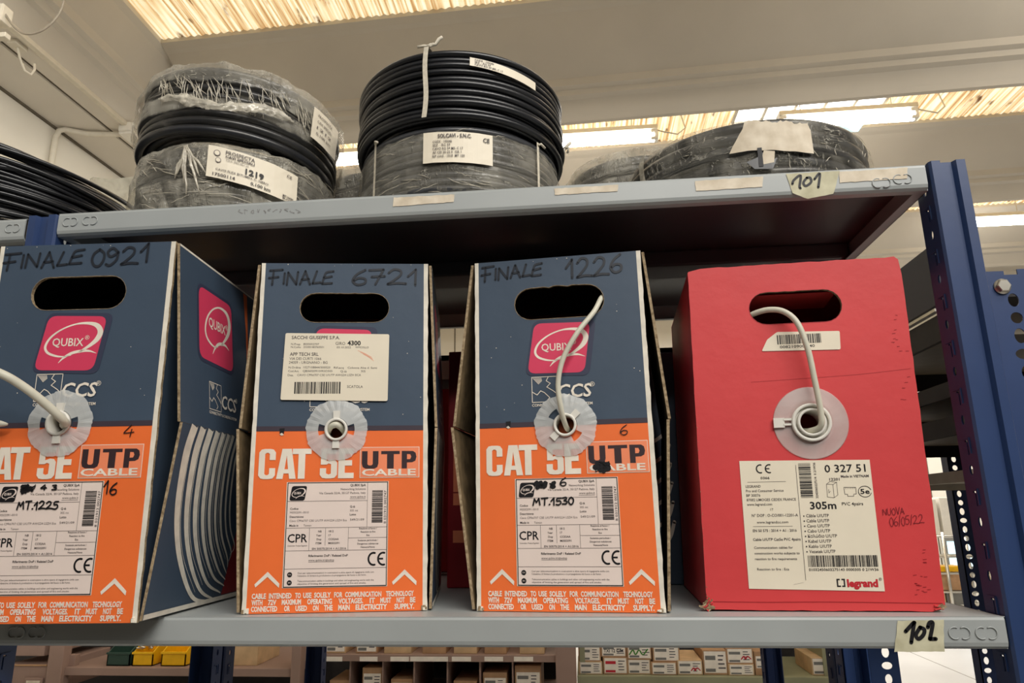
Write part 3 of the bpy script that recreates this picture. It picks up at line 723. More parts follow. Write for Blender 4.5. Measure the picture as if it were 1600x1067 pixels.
def side_flap(parent, xf, side, upper, bulge, D, print_fn=None):
    """an outer side wall that bows out at mid height; side +1 right, -1 left"""
    mb = MB(xf); t = 3.0; nz = 8; ny = 6
    Wd = BW if side > 0 else 0
    def off(v, y):
        if upper: b = 3.6+(bulge-3.6)*((384-v)/190)
        else: b = 4.2+(bulge+2.5-4.2)*((v-1)/192)
        return b-1.5*y/D
    v0, v1 = (194, 384.5) if upper else (1.5, 193)
    G = {}
    for k, add in ((0, 0), (1, t)):
        for i in range(nz+1):
            for j in range(ny+1):
                v = v0+(v1-v0)*i/nz; y = 1.0+(D-2)*j/ny; o = off(v, y)+add
                G[k, i, j] = ((Wd+side*o)/1000, y/1000, v/1000)
    for k, mm in ((0, kraft), (1, navy)):
        vs = [G[k, i, j] for i in range(nz+1) for j in range(ny+1)]
        mb.add(vs, [(i*(ny+1)+j, i*(ny+1)+j+1, (i+1)*(ny+1)+j+1, (i+1)*(ny+1)+j) for i in range(nz) for j in range(ny)], mm)
    rim = [(i, 0) for i in range(nz+1)]+[(nz, j) for j in range(1, ny+1)]+[(i, ny) for i in range(nz-1, -1, -1)]+[(0, j) for j in range(ny-1, 0, -1)]
    n = len(rim); mb.add([G[0, i, j] for i, j in rim]+[G[1, i, j] for i, j in rim], [(q, (q+1) % n, n+(q+1) % n, n+q) for q in range(n)], kraft_edge)
    if print_fn:
        P = lambda y, v, l=0: ((Wd+side*(off(v, y)+t+.15+.12*l))/1000, y/1000, v/1000)
        print_fn(mb, P)
    return mb.build('side_flap', parent)
def side_print_upper(mb, P):
    # white line along the top edge, emblem, mark, orange back stripe
    rect(mb, P, 1, 233, 382, 384.3, white_card, 1)
    lg = rounded([(42.5, 352), (128, 352), (131, 270), (43, 271)], 12)
    sh = rounded([(39, 356), (132, 356), (135, 266), (39, 267)], 14)
    mb.add([P(p[0], p[1], 1) for p in sh], [list(range(len(sh)))], logo_shadow)
    mb.add([P(p[0], p[1], 2) for p in lg], [list(range(len(lg)))], magenta)
    q_logo(mb, P, white, lambda x: 57+(x-520)*.23, lambda y: 296-(y-640)*.27, 1.25, 3)
    text(mb, P, 'QUBIX', 66, 311, 11, white, w=44, off=.012, layer=4); text(mb, P, '®', 110, 318, 6, white, layer=4)
    ccs_mark(mb, P, 66, 216.5, 1.08)
    quad2(mb, P, [(166, 381), (178, 381), (178, 196), (174, 196), (172, 330)], orange, 2)
def side_print_lower(mb, P):
    bands = [(31, 14, 26, 140, 9), (46, 2, 0, 0, 0)]
    starts = [(24, 11), (43, 10), (61, 9.5), (78, 8), (93, 7), (107, 6), (120, 5.5), (132, 4.5), (143, 4)]
    for i, (u, w) in enumerate(starts):
        k = i/8
        pts = [(u+3, 192.5), (u-4+2*k, 160), (u+2+3*k, 105+12*k), (u+26-6*k, 58+28*k), (u+72-30*k, 14+50*k), (min(176, u+118-40*k), -4+58*k)]
        pts = [(a, max(4, b)) for a, b in pts]
        stroke(mb, P, pts, w, white_card, 2, ws=[w*1.3, w*1.2, w, w*.75, w*.45, w*.15])
    for i, (u, w) in enumerate(starts[:6]):
        k = i/8; pts = [(u+9, 192.5), (u+3+2*k, 160), (u+9+3*k, 105+12*k), (u+32-6*k, 60+28*k), (u+77-30*k, 18+50*k)]
        stroke(mb, P, pts, 1, white_card, 3, ws=[1.2, 1.1, .9, .7, .4])
    rect(mb, P, 1, 233, 2, 7, white_card, 4)
    quad2(mb, P, [(180, 60), (196, 192), (233, 192), (233, 8), (172, 8)], darkred, 1)
def spout(parent, xf, u, v, R, kind, rot):
    e_ = MB(xf); c = lambda r, a, h: ((u+r*cos(a))/1000, -h/1000, (v+r*sin(a))/1000)
    seg = 96
    if kind == 'fringed':
        rnd = random.Random(int(u*10)); win = []
        rad = [R*(1+.018*math.sin(9*i*2*pi/seg*1.0)+rnd.uniform(-.02, .012)) for i in range(seg)]
        vs, fs = [], []
        rings = [(13, 3.4), (20, 3.2), (27, 2.6), (None, 1.6)]
        for i in range(seg):
            a = 2*pi*i/seg
            for r, h in rings:
                rr = r or rad[i]; hh = h+(0.22*math.cos(i*pi*2/4)*rnd.uniform(.2, 1.3) if rr > 22 else 0); vs.append(c(rr, a, hh))
        for i in range(seg):
            j = (i+1) % seg
            for k in range(3):
                # two openings beside the collar
                ang = ((2*pi*(i+.5)/seg-rot) % pi)
                if k == 0 and (ang < .32 or ang > pi-.32): continue
                fs.append((i*4+k, j*4+k, j*4+k+1, i*4+k+1))
        e_.add(vs, fs, spool_m, False)
        d = e_.build('spout_flange', parent)
        m2 = MB(xf); col = [(12.6, 2.4), (12.6, 6.2), (12.0, 6.8), (10.4, 6.8), (9.8, 6.2), (9.6, -18), (11.0, -18), (11.2, 2.4)]
        n = len(col); vs = [c(r, 2*pi*i/40, h) for i in range(40) for r, h in col]
        m2.add(vs, [(i*n+k, ((i+1) % 40)*n+k, ((i+1) % 40)*n+(k+1) % n, i*n+(k+1) % n) for i in range(40) for k in range(n)], plastic_w, True)
        m2.build('collar', d)
        for s in (0, pi):
            m3 = MB(xf); a = rot+pi/2+s; ca, sa = cos(a), sin(a)
            B = lambda r, t, h: ((u+r*ca-t*sa)/1000, -h/1000, (v+r*sa+t*ca)/1000)
            pts = [B(r, t, h) for h in (2.6, 5.2) for r, t in ((11.5, -3.4), (20.5, -3.8), (20.5, 3.8), (11.5, 3.4))]
            m3.add(pts, [(0, 1, 2, 3), (4, 5, 6, 7), (0, 1, 5, 4), (1, 2, 6, 5), (2, 3, 7, 6), (3, 0, 4, 7)], plastic_w); m3.build('collar_tab', d)
    else:
        prof = [(20, 2.2), (24, 1.8), (R-1, 1.2), (R, .8), (R-.5, .3), (20, .6)]; n = len(prof)
        vs = [c(r, 2*pi*i/72, h) for i in range(72) for r, h in prof]
        e_.add(vs, [(i*n+k, ((i+1) % 72)*n+k, ((i+1) % 72)*n+(k+1) % n, i*n+(k+1) % n) for i in range(72) for k in range(n)], spool_thin, True)
        d = e_.build('spout_flange', parent)
        m2 = MB(xf)
        for col in ([(20, 1.5), (20, 5.6), (19.2, 6.2), (17.4, 6.2), (16.8, 5.6), (16.6, 2.5), (20, 1.5)], [(14.6, 1), (14.6, 6.6), (13.8, 7.2), (12.4, 7.2), (11.8, 6.6), (11.4, -18), (12.6, -18), (14.2, 1)], [(17, 2.4), (14.2, 2.4), (14.2, 1.8), (17, 1.8)]):
            n = len(col); vs = [c(r, 2*pi*i/48, h) for i in range(48) for r, h in col]
            m2.add(vs, [(i*n+k, ((i+1) % 48)*n+k, ((i+1) % 48)*n+(k+1) % n, i*n+(k+1) % n) for i in range(48) for k in range(n)], plastic_w, True)
        m2.build('collar', d)
        m3 = MB(xf); B = lambda r, t, h: ((u-r)/1000, -h/1000, (v+t+.5)/1000)
        for r0, r1, t0, t1, h0, h1 in ((27, 38, -5, 5, 1.5, 4), (19, 28, -3, -1, 2, 4.5), (19, 28, 2.2, 4.4, 2, 4.5)):
            pts = [B(r, t, h) for h in (h0, h1) for r, t in ((r0, t0), (r1, t0), (r1, t1), (r0, t1))]
            m3.add(pts, [(0, 1, 2, 3), (4, 5, 6, 7), (0, 1, 5, 4), (1, 2, 6, 5), (2, 3, 7, 6), (3, 0, 4, 7)], plastic_w)
        m3.build('collar_tab', d)
    return d
def arc_notch(cu, cv, r, v, up, seg=14):
    """points of the hole's edge above (up) or below the line at height v, left to right"""
    h = math.asin(max(-1, min(1, (v-cv)/r)))
    a0, a1 = (pi-h, h) if up else (pi-h, 2*pi+h)
    return [(cu+r*cos(a0+(a1-a0)*i/seg), cv+r*sin(a0+(a1-a0)*i/seg)) for i in range(seg+1)]
def cable_box(pos, yaw, lean, pl, label, d):
    e_ = empty('cable_box', (pos[0], pos[1], ZS), yaw, label, 'cable box', 'navy and orange cable boxes')
    xf = lambda p: Vector((p.x+lean*p.z, p.y+pl*p.z, p.z+.0006))
    su, sv = d['spout']; mb = MB(xf); fn = lambda u, v, l=0: (u/1000, -.0003-.00012*l, v/1000)
    f0 = lambda u, v: (u/1000, 0, v/1000); f1 = lambda u, v: (u/1000, .0035, v/1000)
    hs = slot(*d['handle'], 10, d.get('wob', .25), d['seed']); vb = 190.6; vt = 195.6; r = 11.5
    n_up = arc_notch(su, sv, r, vb, True); 
    hole = [(su+r*cos(2*pi*i/28), sv+r*sin(2*pi*i/28)) for i in range(28)]
    # front sheet: white edges, navy top, dark band, orange foot; all share the openings
    for (ua, ub) in ((-2.0, 2.6), (186.2, 191.2)):
        out = [(ua, 0)]+[(ub if False else ua+random.Random(int(v*7+ua)).uniform(-.35, .35), v) for v in range(6, 384, 9)][::1]+[(ua, BH), (ub, BH), (ub, 0)] if ua < 0 else [(ua, 0), (ub, 0)]+[(ub+random.Random(int(v*7+ub)).uniform(-.45, .45), v) for v in range(6, 384, 9)]+[(ub, BH), (ua, BH)]
        mb.prism(out, [], f0, f1, white_card, kraft_edge)
    mb.poly([(2.6, vb)]+n_up+[(186.2, vb), (186.2, BH), (2.6, BH)], [hs], f0, navy)
    mb.poly([(2.6, 0), (186.2, 0), (186.2, vb)]+arc_notch(su, sv, r, vb, False)[::-1]+[(2.6, vb)], [], f0, orange)
    rect(mb, fn, 2.6, su-12.6, vb-.4, vt, band, 0); rect(mb, fn, su+12.6, 186.2, vb-.4, vt, band, 0)
    mb.poly([(0, 0), (BW, 0), (BW, BH), (0, BH)], [hs, hole], f1, kraft)
    mb.rim(hs, f0, f1, kraft_edge); mb.rim(hole, f0, f1, kraft_edge); mb.rim([(2.6, 0), (186.2, 0), (186.2, BH), (2.6, BH)], f0, f1, kraft_edge)
    # pale paper edge round the handle
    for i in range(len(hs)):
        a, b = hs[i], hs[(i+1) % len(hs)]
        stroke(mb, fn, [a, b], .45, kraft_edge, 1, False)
    front_print(mb, fn, d); d.get('note', lambda mb, fn: None)(mb, fn)
    mb.build('front_panel', e_)
    # the closed carton behind
    mb = MB(xf); D = BD/1000; w = BW/1000; h = BH/1000
    mb.box(0, .003, .0036, D, 0, h, navy); mb.box(w-.003, w, .0036, D, 0, h, navy)
    mb.box(.003, w-.003, .0036, D, h-.003, h, navy); mb.box(.003, w-.003, .0036, D, 0, .003, kraft); mb.box(.003, w-.003, D-.003, D, .003, h-.003, orange)
    mb.build('carton_body', e_)
    # crumpled corner bits
    rnd = random.Random(d['seed'])
    for cu in (1.5, BW-1.5):
        mb = MB(xf)
        for k in range(5):
            a = rnd.uniform(-4, 3); mb.box((cu+a-1.2)/1000, (cu+a+1.4)/1000, -.0012-rnd.uniform(0, .0006), .002, rnd.uniform(0, .001), rnd.uniform(.002, .0055), rnd.choice((white_card, kraft_edge)), .0004)
        mb.build('crushed_corner', e_)
    for side, up, b in d['flaps']:
        side_flap(e_, xf, side, up, b, BD, (side_print_upper if up else side_print_lower) if side > 0 else None)
    product_label(e_, xf, d)
    spout(e_, xf, su, sv, 34, 'fringed', d['rot'])
    return e_, xf
def fin(word, u, v, h, w, pen=2.0, dv=0, seed=1):
    return lambda mb, fn: hand(mb, fn, word, u, v, h, marker, w, pen*1.3, dv, seed)
def both(*fs):
    def g(mb, fn):
        for f in fs: f(mb, fn)
    return g
def blob(us):
    def g(mb, fn):
        for (u, v, a, b, s) in us:
            rnd = random.Random(s)
            for k in range(12):
                disc2(mb, fn, u+rnd.uniform(-a, a)*.7, v+rnd.uniform(-b, b)*.7, min(a, b)*rnd.uniform(.35, .6), black, 6+k*.02, 14)
            stroke(mb, fn, [(u+rnd.uniform(-a, a), v+rnd.uniform(-b, b)) for _ in range(9)], .9, black, 6.5)
    return g
def p_hand(word, u, v, h, w, pen, dv=0, seed=1, ink=None):
    return lambda mb, fn: hand(mb, fn, word, u, v, h, ink or black, w, pen, dv, seed, 6)
d1 = dict(seed=11, spout=(90, 194), handle=(39.5, 142.8, 313.9, 350), rot=0, du=-4.5, lab=(-8.2, 1.2), flaps=((1, True, 23), (1, False, 23), (-1, True, 12), (-1, False, 12)),
          note=both(fin('FINALE', 6, 360.5, 17.5, 88, 1.9, 2.5, 3), fin('0921', 101, 361.5, 19.5, 66, 2.1, 2.5, 4), p_hand('4', 158, 179.5, 11.5, 11, 1.0), p_hand('16', 143.5, 122.5, 12, 15, 1.4, 0, 2)),
          pen=both(blob([(70, 128, 4, 4, 1), (76, 128, 5, 3.6, 11), (69, 125.5, 3, 3.6, 2)]), p_hand('4', 87, 126.6, 4.6, 6, 1.5), p_hand('3', 98.5, 126.4, 4.6, 6, 1.5), p_hand('MT.1225', 65, 107.4, 7.6, 43, 1.5, 0, 5)))
d2 = dict(seed=22, spout=(90.7, 191.2), handle=(44, 146.4, 314.8, 349.8), rot=0, du=-2.5, lab=(-2.5, .2), punch=(30.5, 190), flaps=((1, True, 10.5), (1, False, 8), (-1, True, 14), (-1, False, 14)),
          note=both(fin('FINALE', 9, 360.3, 16.5, 74, 1.9, .5, 6), fin('6721', 103, 360.5, 19, 80, 2.1, .5, 7)))
d3 = dict(seed=33, spout=(98.2, 190.6), handle=(44.8, 147.3, 312.4, 350.5), wob=1.3, rot=-pi/4, punch=(34.8, 193.8), flaps=((1, True, 19), (1, False, 15), (-1, True, 25.5), (-1, False, 25.5)),
          note=both(fin('FINALE', 8, 363.6, 16.5, 72, 2.0, 1, 8), fin('1226', 106, 359.5, 22.5, 66, 2.2, 2.5, 9), p_hand('6', 156.5, 178.5, 10, 9.5, 1.0), blob([(133, 145, 6.5, 5.6, 5), (139, 145, 6.5, 5.6, 6), (136, 145.5, 6, 5, 8)])),
          pen=both(blob([(67, 127.6, 5, 4, 3), (72, 127.8, 5, 4, 13), (82, 127.8, 3.4, 4, 4)]), p_hand('6', 90, 126.4, 8, 8, 1.3), p_hand('MT.1530', 60.5, 106.6, 7.2, 44, 1.6, 0, 3)))
box1, xf1 = cable_box((-.0095, -.0551), .0544, .0258, -.0539, 'navy and orange cable box at the far left, marked FINALE 0921', d1)
box2, xf2 = cable_box((.2591, .0169), .1492, -.0121, -.0131, 'navy and orange cable box with a white shipping label, marked FINALE 6721', d2)
box3, xf3 = cable_box((.5042, .0385), -.0879, -.0094, .0167, 'navy and orange cable box beside the red box, marked FINALE 1226', d3)

# shipping label on the second box
mb = MB(xf2); F = lambda u, v, l=0: (u/1000, -.0022-.00012*l, v/1000)
out = rounded([(27.7, 224.9), (146.4, 222.9), (147.2, 300.2), (29.8, 301.6)], 2, 3)
mb.poly(out, [], lambda u, v: F(u, v), sticker); mb.rim(out, lambda u, v: F(u, v), lambda u, v: (u/1000, -.0019, v/1000), sticker)
def st(s, u, v, h, w=None, m=dark_ink, off=0): text(mb, F, s, u, v, h, m, w=w, off=off, dv=-.2)
st('SACCHI GIUSEPPE S.P.A.', 37, 294.6, 3.7, 54, dark_ink, .012); st('N.Prep.', 36.6, 287.6, 2.2, 11); st('8035052707', 50.5, 287.6, 2.2, 17.5); st('GIRO', 86.5, 287.8, 3.4, 11)
st('4300', 100, 287.4, 5, 15, black, .03); st('N.Collo', 36.6, 284.2, 2.2, 11); st('20200180760501', 50.5, 284.2, 2.2, 23); st('03.10.2022', 88, 283.8, 2.2, 16); st('WMCOLLO', 109, 283.8, 2.2, 15)
st('APP TECH SRL', 35.8, 275.2, 3.7, 32, dark_ink, .012); st('VIA DEI CURTI 1066', 35.6, 270.4, 2.9, 35.5); st('24059 - URGNANO - BG', 35.2, 266, 2.9, 43)
st('N.Ordine', 35, 260.6, 2.3, 13.5); st('1027108844/000020', 51.5, 260.6, 2.3, 30); st('Rif.acq', 85.5, 260.2, 2.3, 11); st('Colonna Alva d. Santi', 101, 260, 2.3, 33)
st('Cod.Art.', 34.8, 256.4, 2.3, 12); st('QB36020910/RSO305', 51, 256.4, 2.3, 33); st('Q.tà', 93, 256, 2.3, 7); st('305', 116, 256, 2.3, 5); st('Des.', 34.5, 251.8, 2.3, 6.5); st('CAVO CPR6707 C5E U/UTP AWG24 LSZH ECA', 45, 251.8, 2.3, 71)
barcode(mb, F, 42.5, 93.6, 231.6, 245, black, 12, 1, False, .5); st('SCATOLA', 101, 238, 3, 17.5)
for k, (u, v, l_) in enumerate(((112, 281, 16), (115, 279, 14), (118, 277, 12))): stroke(mb, F, [(u, v), (u+l_*.5, v-3.4), (u+l_, v-8)], .35, redpen if k > 5 else salmon, 1)
tag(mb.build('shipping_label', box2), 'white paper shipping label with barcode')

# ---- red box
LW, LH, LD = 225.9, 363.9, 250.0
rb = empty('cable_box', (.737, .0381, ZS), -.0447, 'red cable box at the right end of the shelf', 'cable box')
xfl = lambda p: Vector((p.x+.0196*p.z, p.y-.001*p.z, p.z+.0008))
mb = MB(xfl); fn = lambda u, v, l=0: (u/1000, -.0003-.00012*l, v/1000); f0 = lambda u, v: (u/1000, 0, v/1000); f1 = lambda u, v: (u/1000, .004, v/1000)
hs = slot(63.7, 161, 295.2, 331.8, 10, .3, 3); LS = (117, 186.3)
hole = [(LS[0]+13*cos(2*pi*i/28), LS[1]+13*sin(2*pi*i/28)) for i in range(28)]
rnd = random.Random(5); outl = []
def edge_pts(a, b, n, j):
    return [(a[0]+(b[0]-a[0])*i/n+rnd.uniform(-j, j), a[1]+(b[1]-a[1])*i/n+rnd.uniform(-j, j)) for i in range(n)]
outl = edge_pts((3, .8), (LW-3, 0), 22, .35)+[(LW-1, 3)]+edge_pts((LW, 6), (LW, LH-6), 26, .4)+[(LW-2, LH-2.5), (LW-5, LH)]+edge_pts((LW-6, LH+.5), (4, LH), 22, .5)+[(0.5, LH-3)]+edge_pts((0, LH-5), (0, 4), 26, .35)
mb.poly(outl, [hs, hole], f0, red); mb.poly(outl, [hs, hole], f1, kraft); mb.rim(outl, f0, f1, red); mb.rim(hs, f0, f1, kraft_edge); mb.rim(hole, f0, f1, kraft_edge)
for i in range(len(hs)): stroke(mb, fn, [hs[i], hs[(i+1) % len(hs)]], .35, darkred, 1, False)
# creases and wear
stroke(mb, fn, [(5, 8.6), (60, 8.2), (120, 8.6), (LW-3, 7.6)], .5, darkred, 1)
stroke(mb, fn, [(60, 232), (120, 234), (170, 236), (LW-4, 240)], .25, darkred, 1)
for k in range(34):
    u, v = rnd.choice(((213+rnd.gauss(0, 3), rnd.uniform(195, 300)), (200+rnd.uniform(-1, 1)+k*.3, rnd.uniform(15, 34)), (212+rnd.gauss(0, 1), rnd.uniform(20, 60))))
    stroke(mb, fn, [(u-rnd.uniform(.6, 2), v), (u+rnd.uniform(.6, 2), v+rnd.uniform(-.4, .4))], .4, darkred, 1)
for k in range(26):
    v = rnd.uniform(8, 210); disc2(mb, fn, .4+abs(rnd.gauss(0, .35)), v, rnd.uniform(.2, .55), kraft_edge, 1, 6)
hand(mb, fn, 'NUOVA', 178, 91.4, 6.6, redpen, 21, .55, .6, 4, 3); hand(mb, fn, '06/05/22', 183.5, 80.2, 8.4, redpen, 33, .55, 3.5, 5, 3)
tag(mb.build('front_panel', rb), 'red front with round spout and handle hole')
mb = MB(xfl); w, D, h = LW/1000, LD/1000, LH/1000
mb.box(0.0005, .004, .0041, D, 0.001, h-.002, red); mb.box(w-.004, w-.0005, .0041, D, 0.001, h-.002, red); mb.box(.004, w-.004, .0041, D, h-.005, h-.001, red); mb.box(.004, w-.004, .0041, D, .0005, .004, kraft); mb.box(.004, w-.004, D-.004, D, .004, h-.005, red)
mb.build('carton_body', rb)
mb = MB(xfl); P3 = lambda u, y, v: (u/1000, y/1000, v/1000)
mb.add([P3(66, 5, 330), P3(158, 5, 330), P3(154, 40, 322), P3(70, 40, 322)], [(0, 1, 2, 3)], red); mb.add([P3(66, 5.6, 330), P3(158, 5.6, 330), P3(154, 40.6, 322), P3(70, 40.6, 322)], [(0, 1, 2, 3)], darkred)
mb.build('handle_flap', rb)
mb = MB(xfl)
for k in range(16):
    a, b = rnd.uniform(-9, 7), rnd.uniform(0, 13); L_ = rnd.uniform(2, 5); q = Matrix.Rotation(rnd.uniform(-1, 1), 4, 'Y')
    fr = Matrix.Translation(((1+a*.5)/1000, -.001, (2+b*.6)/1000)) @ q
    mb.box(-L_/1000, L_/1000, -.001, .0015, -.0008, .0008, rnd.choice((kraft_edge, kraft, red)), .0003, fr)
mb.build('crushed_corner', rb); mb = MB(xfl)
for k in range(6):
    fr = Matrix.Translation(((LW-3+rnd.uniform(-5, 3))/1000, -.001, (1+rnd.uniform(0, 5))/1000)) @ Matrix.Rotation(rnd.uniform(-1, 1), 4, 'Y')
    mb.box(-.003, .003, -.0008, .001, -.0006, .0006, rnd.choice((kraft_edge, red)), .0002, fr)
mb.build('crushed_corner', rb)
# product label
mb = MB(xfl); F = lambda u, v, l=0: (u/1000, -.0007-.00012*l, v/1000)
L0, L1, V0, V1 = 42, 171.5, 20, 147.6
mb.poly([(42.6, 21), (171.6, 18.6), (171.2, 146.6), (41.8, 148.4)], [], lambda u, v: F(u, v, -1), sticker)
def T(s, u, v, h, w=None, m=black, off=0.0, al='L', rot=0, sh=0): text(mb, F, s, u, v, h, m, w=w, off=off, align=al, rot=rot, shear=sh)
for cx_ in (62.5, 71.5):
    stroke(mb, F, [(cx_+3.9*cos(a), 139.8+4.1*sin(a)) for a in [pi*.42+pi*1.16*i/12 for i in range(13)]], 1.25, black, 1)
rect(mb, F, 68, 71.6, 139.3, 140.4, black, 1)
T('0366', 62, 129.2, 2.3, 9, off=.015); rect(mb, F, 48.5, 87, 126.2, 126.5, dark_ink, 1)
for i, (s, w_) in enumerate((('LEGRAND', 15), ('Pro and Consumer Service', 37.5), ('BP 30076', 14), ('87002 LIMOGES CEDEX FRANCE', 49), ('www.legrand.com', 25))): T(s, 46.5, 120.7-i*4.55, 2.5, w_, dark_ink, .006)
T('17', 69.5, 97.2, 2.3, off=.006); T("N° DOP : O-CO/001-12201-A", 50.5, 91.2, 2.7, 45.5, dark_ink, .008); T('www.legrandoc.com', 55, 84.6, 2.4, 31, dark_ink, .006); rect(mb, F, 51, 90, 81.4, 81.7, dark_ink, 1)
T('EN 50 575 : 2014 + A1 : 2016', 50.5, 76.2, 2.5, 43, dark_ink, .012); T('Cable U/UTP Cat5e PVC 4pairs', 50, 67.5, 2.5, 46.5, dark_ink, .014)
for i, (s, w_) in enumerate((('Communication cables for', 38), ('construction works subjects to', 44), ('reaction to fire requirements', 41))): T(s, 50.5, 59.6-i*5.5, 2.3, w_, dark_ink, .008)
T('Reaction to fire : Eca', 52, 38.6, 2.3, 31, dark_ink, .006); rect(mb, F, 97.9, 98.3, 29, 143, dark_ink, 1)
barcode(mb, F, 100.6, 112.6, 109.8, 144.5, black, 21, 1, True, .42); T('3245060327514  0 21W36', 117.6, 109, 2.2, 36, dark_ink, .01, rot=pi/2)
T('0 327 51', 126.3, 134.8, 7.4, 40, black, .012); T('Made in VIETNAM', 141.5, 129.2, 2.4, 27, dark_ink, .02); T('12201', 130, 126.4, 2.5, 10, dark_ink, .02)
# pictograms: box, plug, 5e ring
for l in ([(126.5, 110), (126.8, 123), (133, 122.4), (133, 109.2), (126.5, 110)], [(126.8, 123), (130.5, 125.6), (136.8, 124.6), (133, 122.4)], [(136.8, 124.6), (136.8, 112), (133, 109.2)], [(128.4, 117.8), (128.4, 114), (130, 116)]): stroke(mb, F, l, .35, dark_ink, 1, False)
stroke(mb, F, [(143.4, 119.5), (154.8, 119.2), (154.8, 112.6), (152.2, 112.4), (152, 110.4), (146.4, 110.4), (146.2, 112.4), (143.6, 112.6), (143.4, 119.5)], .4, dark_ink, 1, False)
for k in range(6): stroke(mb, F, [(145+k*1.7, 119.2), (145+k*1.7, 117.6)], .25, dark_ink, 1, False)
stroke(mb, F, [(163.2+6.2*cos(a), 114.8+5.4*sin(a)) for a in [.35+2*pi*.9*i/24 for i in range(25)]], .6, black, 1); T('5e', 158.9, 112.6, 4.8, 8.8, black, .02)
T('305m', 108.6, 98.2, 7, 25.6, black, .02); T('PVC 4pairs', 139.8, 101.4, 3, 20.4, black, .008)
for i, s in enumerate(('Câble U/UTP', 'Cable U/UTP', 'Cavo U/UTP', 'Cabo U/UTP', 'Καλώδιο U/UTP', 'Kabel U/UTP', 'Kablo U/UTP', 'Vezetek U/UTP')):
    y = 90.2-i*5; disc2(mb, F, 101.7, y+1.2, .7, black, 1, 10); T(s, 104, y, 3, 22+(6 if i == 4 else 0)+(3 if i == 7 else 0), dark_ink, .006)
barcode(mb, F, 102, 168, 41.8, 52.8, black, 31, 1, False, .42); T('01032450603275143 0000305 0 21W36', 102, 38, 2.4, 66, black, .012)
T('legrand', 137, 23, 6.6, 29, redlogo, .05); T('®', 167, 28.5, 2.8, None, dark_ink)
for l in ([(131, 23.4), (128, 23.4), (128, 29.8), (130.4, 29.8)], [(132, 29.8), (134.6, 29.8), (134.6, 23.4), (132.2, 23.4)]): stroke(mb, F, l, 1.3, black, 1, False)
stroke(mb, F, [(86, 25), (96, 27)], .15, grey_ink, 1); tag(mb.build('product_label', rb), 'white product label with barcodes and red logo')
mb = MB(xfl); mb.poly(rounded([(73.4, 265.4), (154.6, 263.6), (155.6, 284), (91, 286), (80, 278)], 1.6, 3), [], lambda u, v: F(u, v), sticker)
barcode(mb, F, 90.3, 135.8, 272, 282.4, black, 41, 1, False, .4); T('0082109000 40', 92.6, 267.6, 2.9, 36, black, .012); tag(mb.build('barcode_label', rb), 'small white barcode sticker with a peeling corner')
spout(rb, xfl, LS[0], LS[1], 38, 'plain', 0)

# ---- the cables that come out of the boxes
def local(e_, xf, u, y, v):
    p = xf(Vector((u/1000, y/1000, v/1000))); return Matrix.Translation(e_.location) @ Matrix.Rotation(e_.rotation_euler.z, 4, 'Z') @ p
def on_front(e_, xf, px, py, off):
    """the point seen at a pixel, off mm in front of the box face"""
    Mi = (Matrix.Translation(e_.location) @ Matrix.Rotation(e_.rotation_euler.z, 4, 'Z'))
    o, a, b = local(e_, xf, 0, -off, 0), local(e_, xf, 100, -off, 0), local(e_, xf, 0, -off, 100)
    n_ = (a-o).cross(b-o); d_ = ray(px, py); t = (o-CAM).dot(n_)/d_.dot(n_); return CAM+d_*t
def spline3(P, sub=8):
    P = [Vector(p) for p in P]; P = [2*P[0]-P[1]]+P+[2*P[-1]-P[-2]]; out = []
    for i in range(1, len(P)-2):
        a, b, c, d_ = P[i-1:i+3]
        for k in range(sub):
            t = k/sub; out.append(.5*((2*b)+(c-a)*t+(2*a-5*b+4*c-d_)*t*t+(3*b-a-3*c+d_)*t**3))
    out.append(P[-2]); return out
def cable(pts, r, label, ink=None):
    P = spline3(pts); mb = MB(); mb.tube(P, r, cable_w, 12)
    o = mb.build('network_cable'); tag(o, label, 'cable'); return o
cable([local(box1, xf1, 91, 25, 192), local(box1, xf1, 90, 6, 193), on_front(box1, xf1, 100, 658, 14), on_front(box1, xf1, 70, 630, 32), on_front(box1, xf1, 35, 603, 48), on_front(box1, xf1, 0, 583, 60), on_front(box1, xf1, -50, 566, 60)], .0042, 'off white network cable running out to the left from the FINALE 0921 box')
cable([local(box2, xf2, 97, 20, 189), local(box2, xf2, 96, 3, 193), local(box2, xf2, 91, -3, 196.6), local(box2, xf2, 84, -1, 195), local(box2, xf2, 79, 8, 190), local(box2, xf2, 77, 20, 186)], .0036, 'off white cable end bent inside the spout of the FINALE 6721 box')
cable([local(box3, xf3, 101, 26, 187), local(box3, xf3, 99, 2, 188.5), on_front(box3, xf3, 877, 640, 11), on_front(box3, xf3, 872, 600, 15), on_front(box3, xf3, 880, 560, 17), on_front(box3, xf3, 902, 520, 16), on_front(box3, xf3, 928, 487, 7), local(box3, xf3, 144.5, 4, 334.5), local(box3, xf3, 150, 20, 342)], .0029, 'off white network cable looped up into the handle hole of the FINALE 1226 box')
cable([local(rb, xfl, 112, 26, 181), local(rb, xfl, 116, 2, 178), local(rb, xfl, 124.5, -9, 182), on_front(rb, xfl, 1282, 640, 13), on_front(rb, xfl, 1272, 590, 15), on_front(rb, xfl, 1262, 545, 17), on_front(rb, xfl, 1246, 505, 16), on_front(rb, xfl, 1225, 487, 12), on_front(rb, xfl, 1200, 484, 6), local(rb, xfl, 67, 3, 308), local(rb, xfl, 60, 16, 304)], .0031, 'off white network cable looped up into the handle hole of the red box')
mb = MB(); p0 = on_front(box1, xf1, -10, 661, 12); p1 = on_front(box1, xf1, 12, 663, 8)
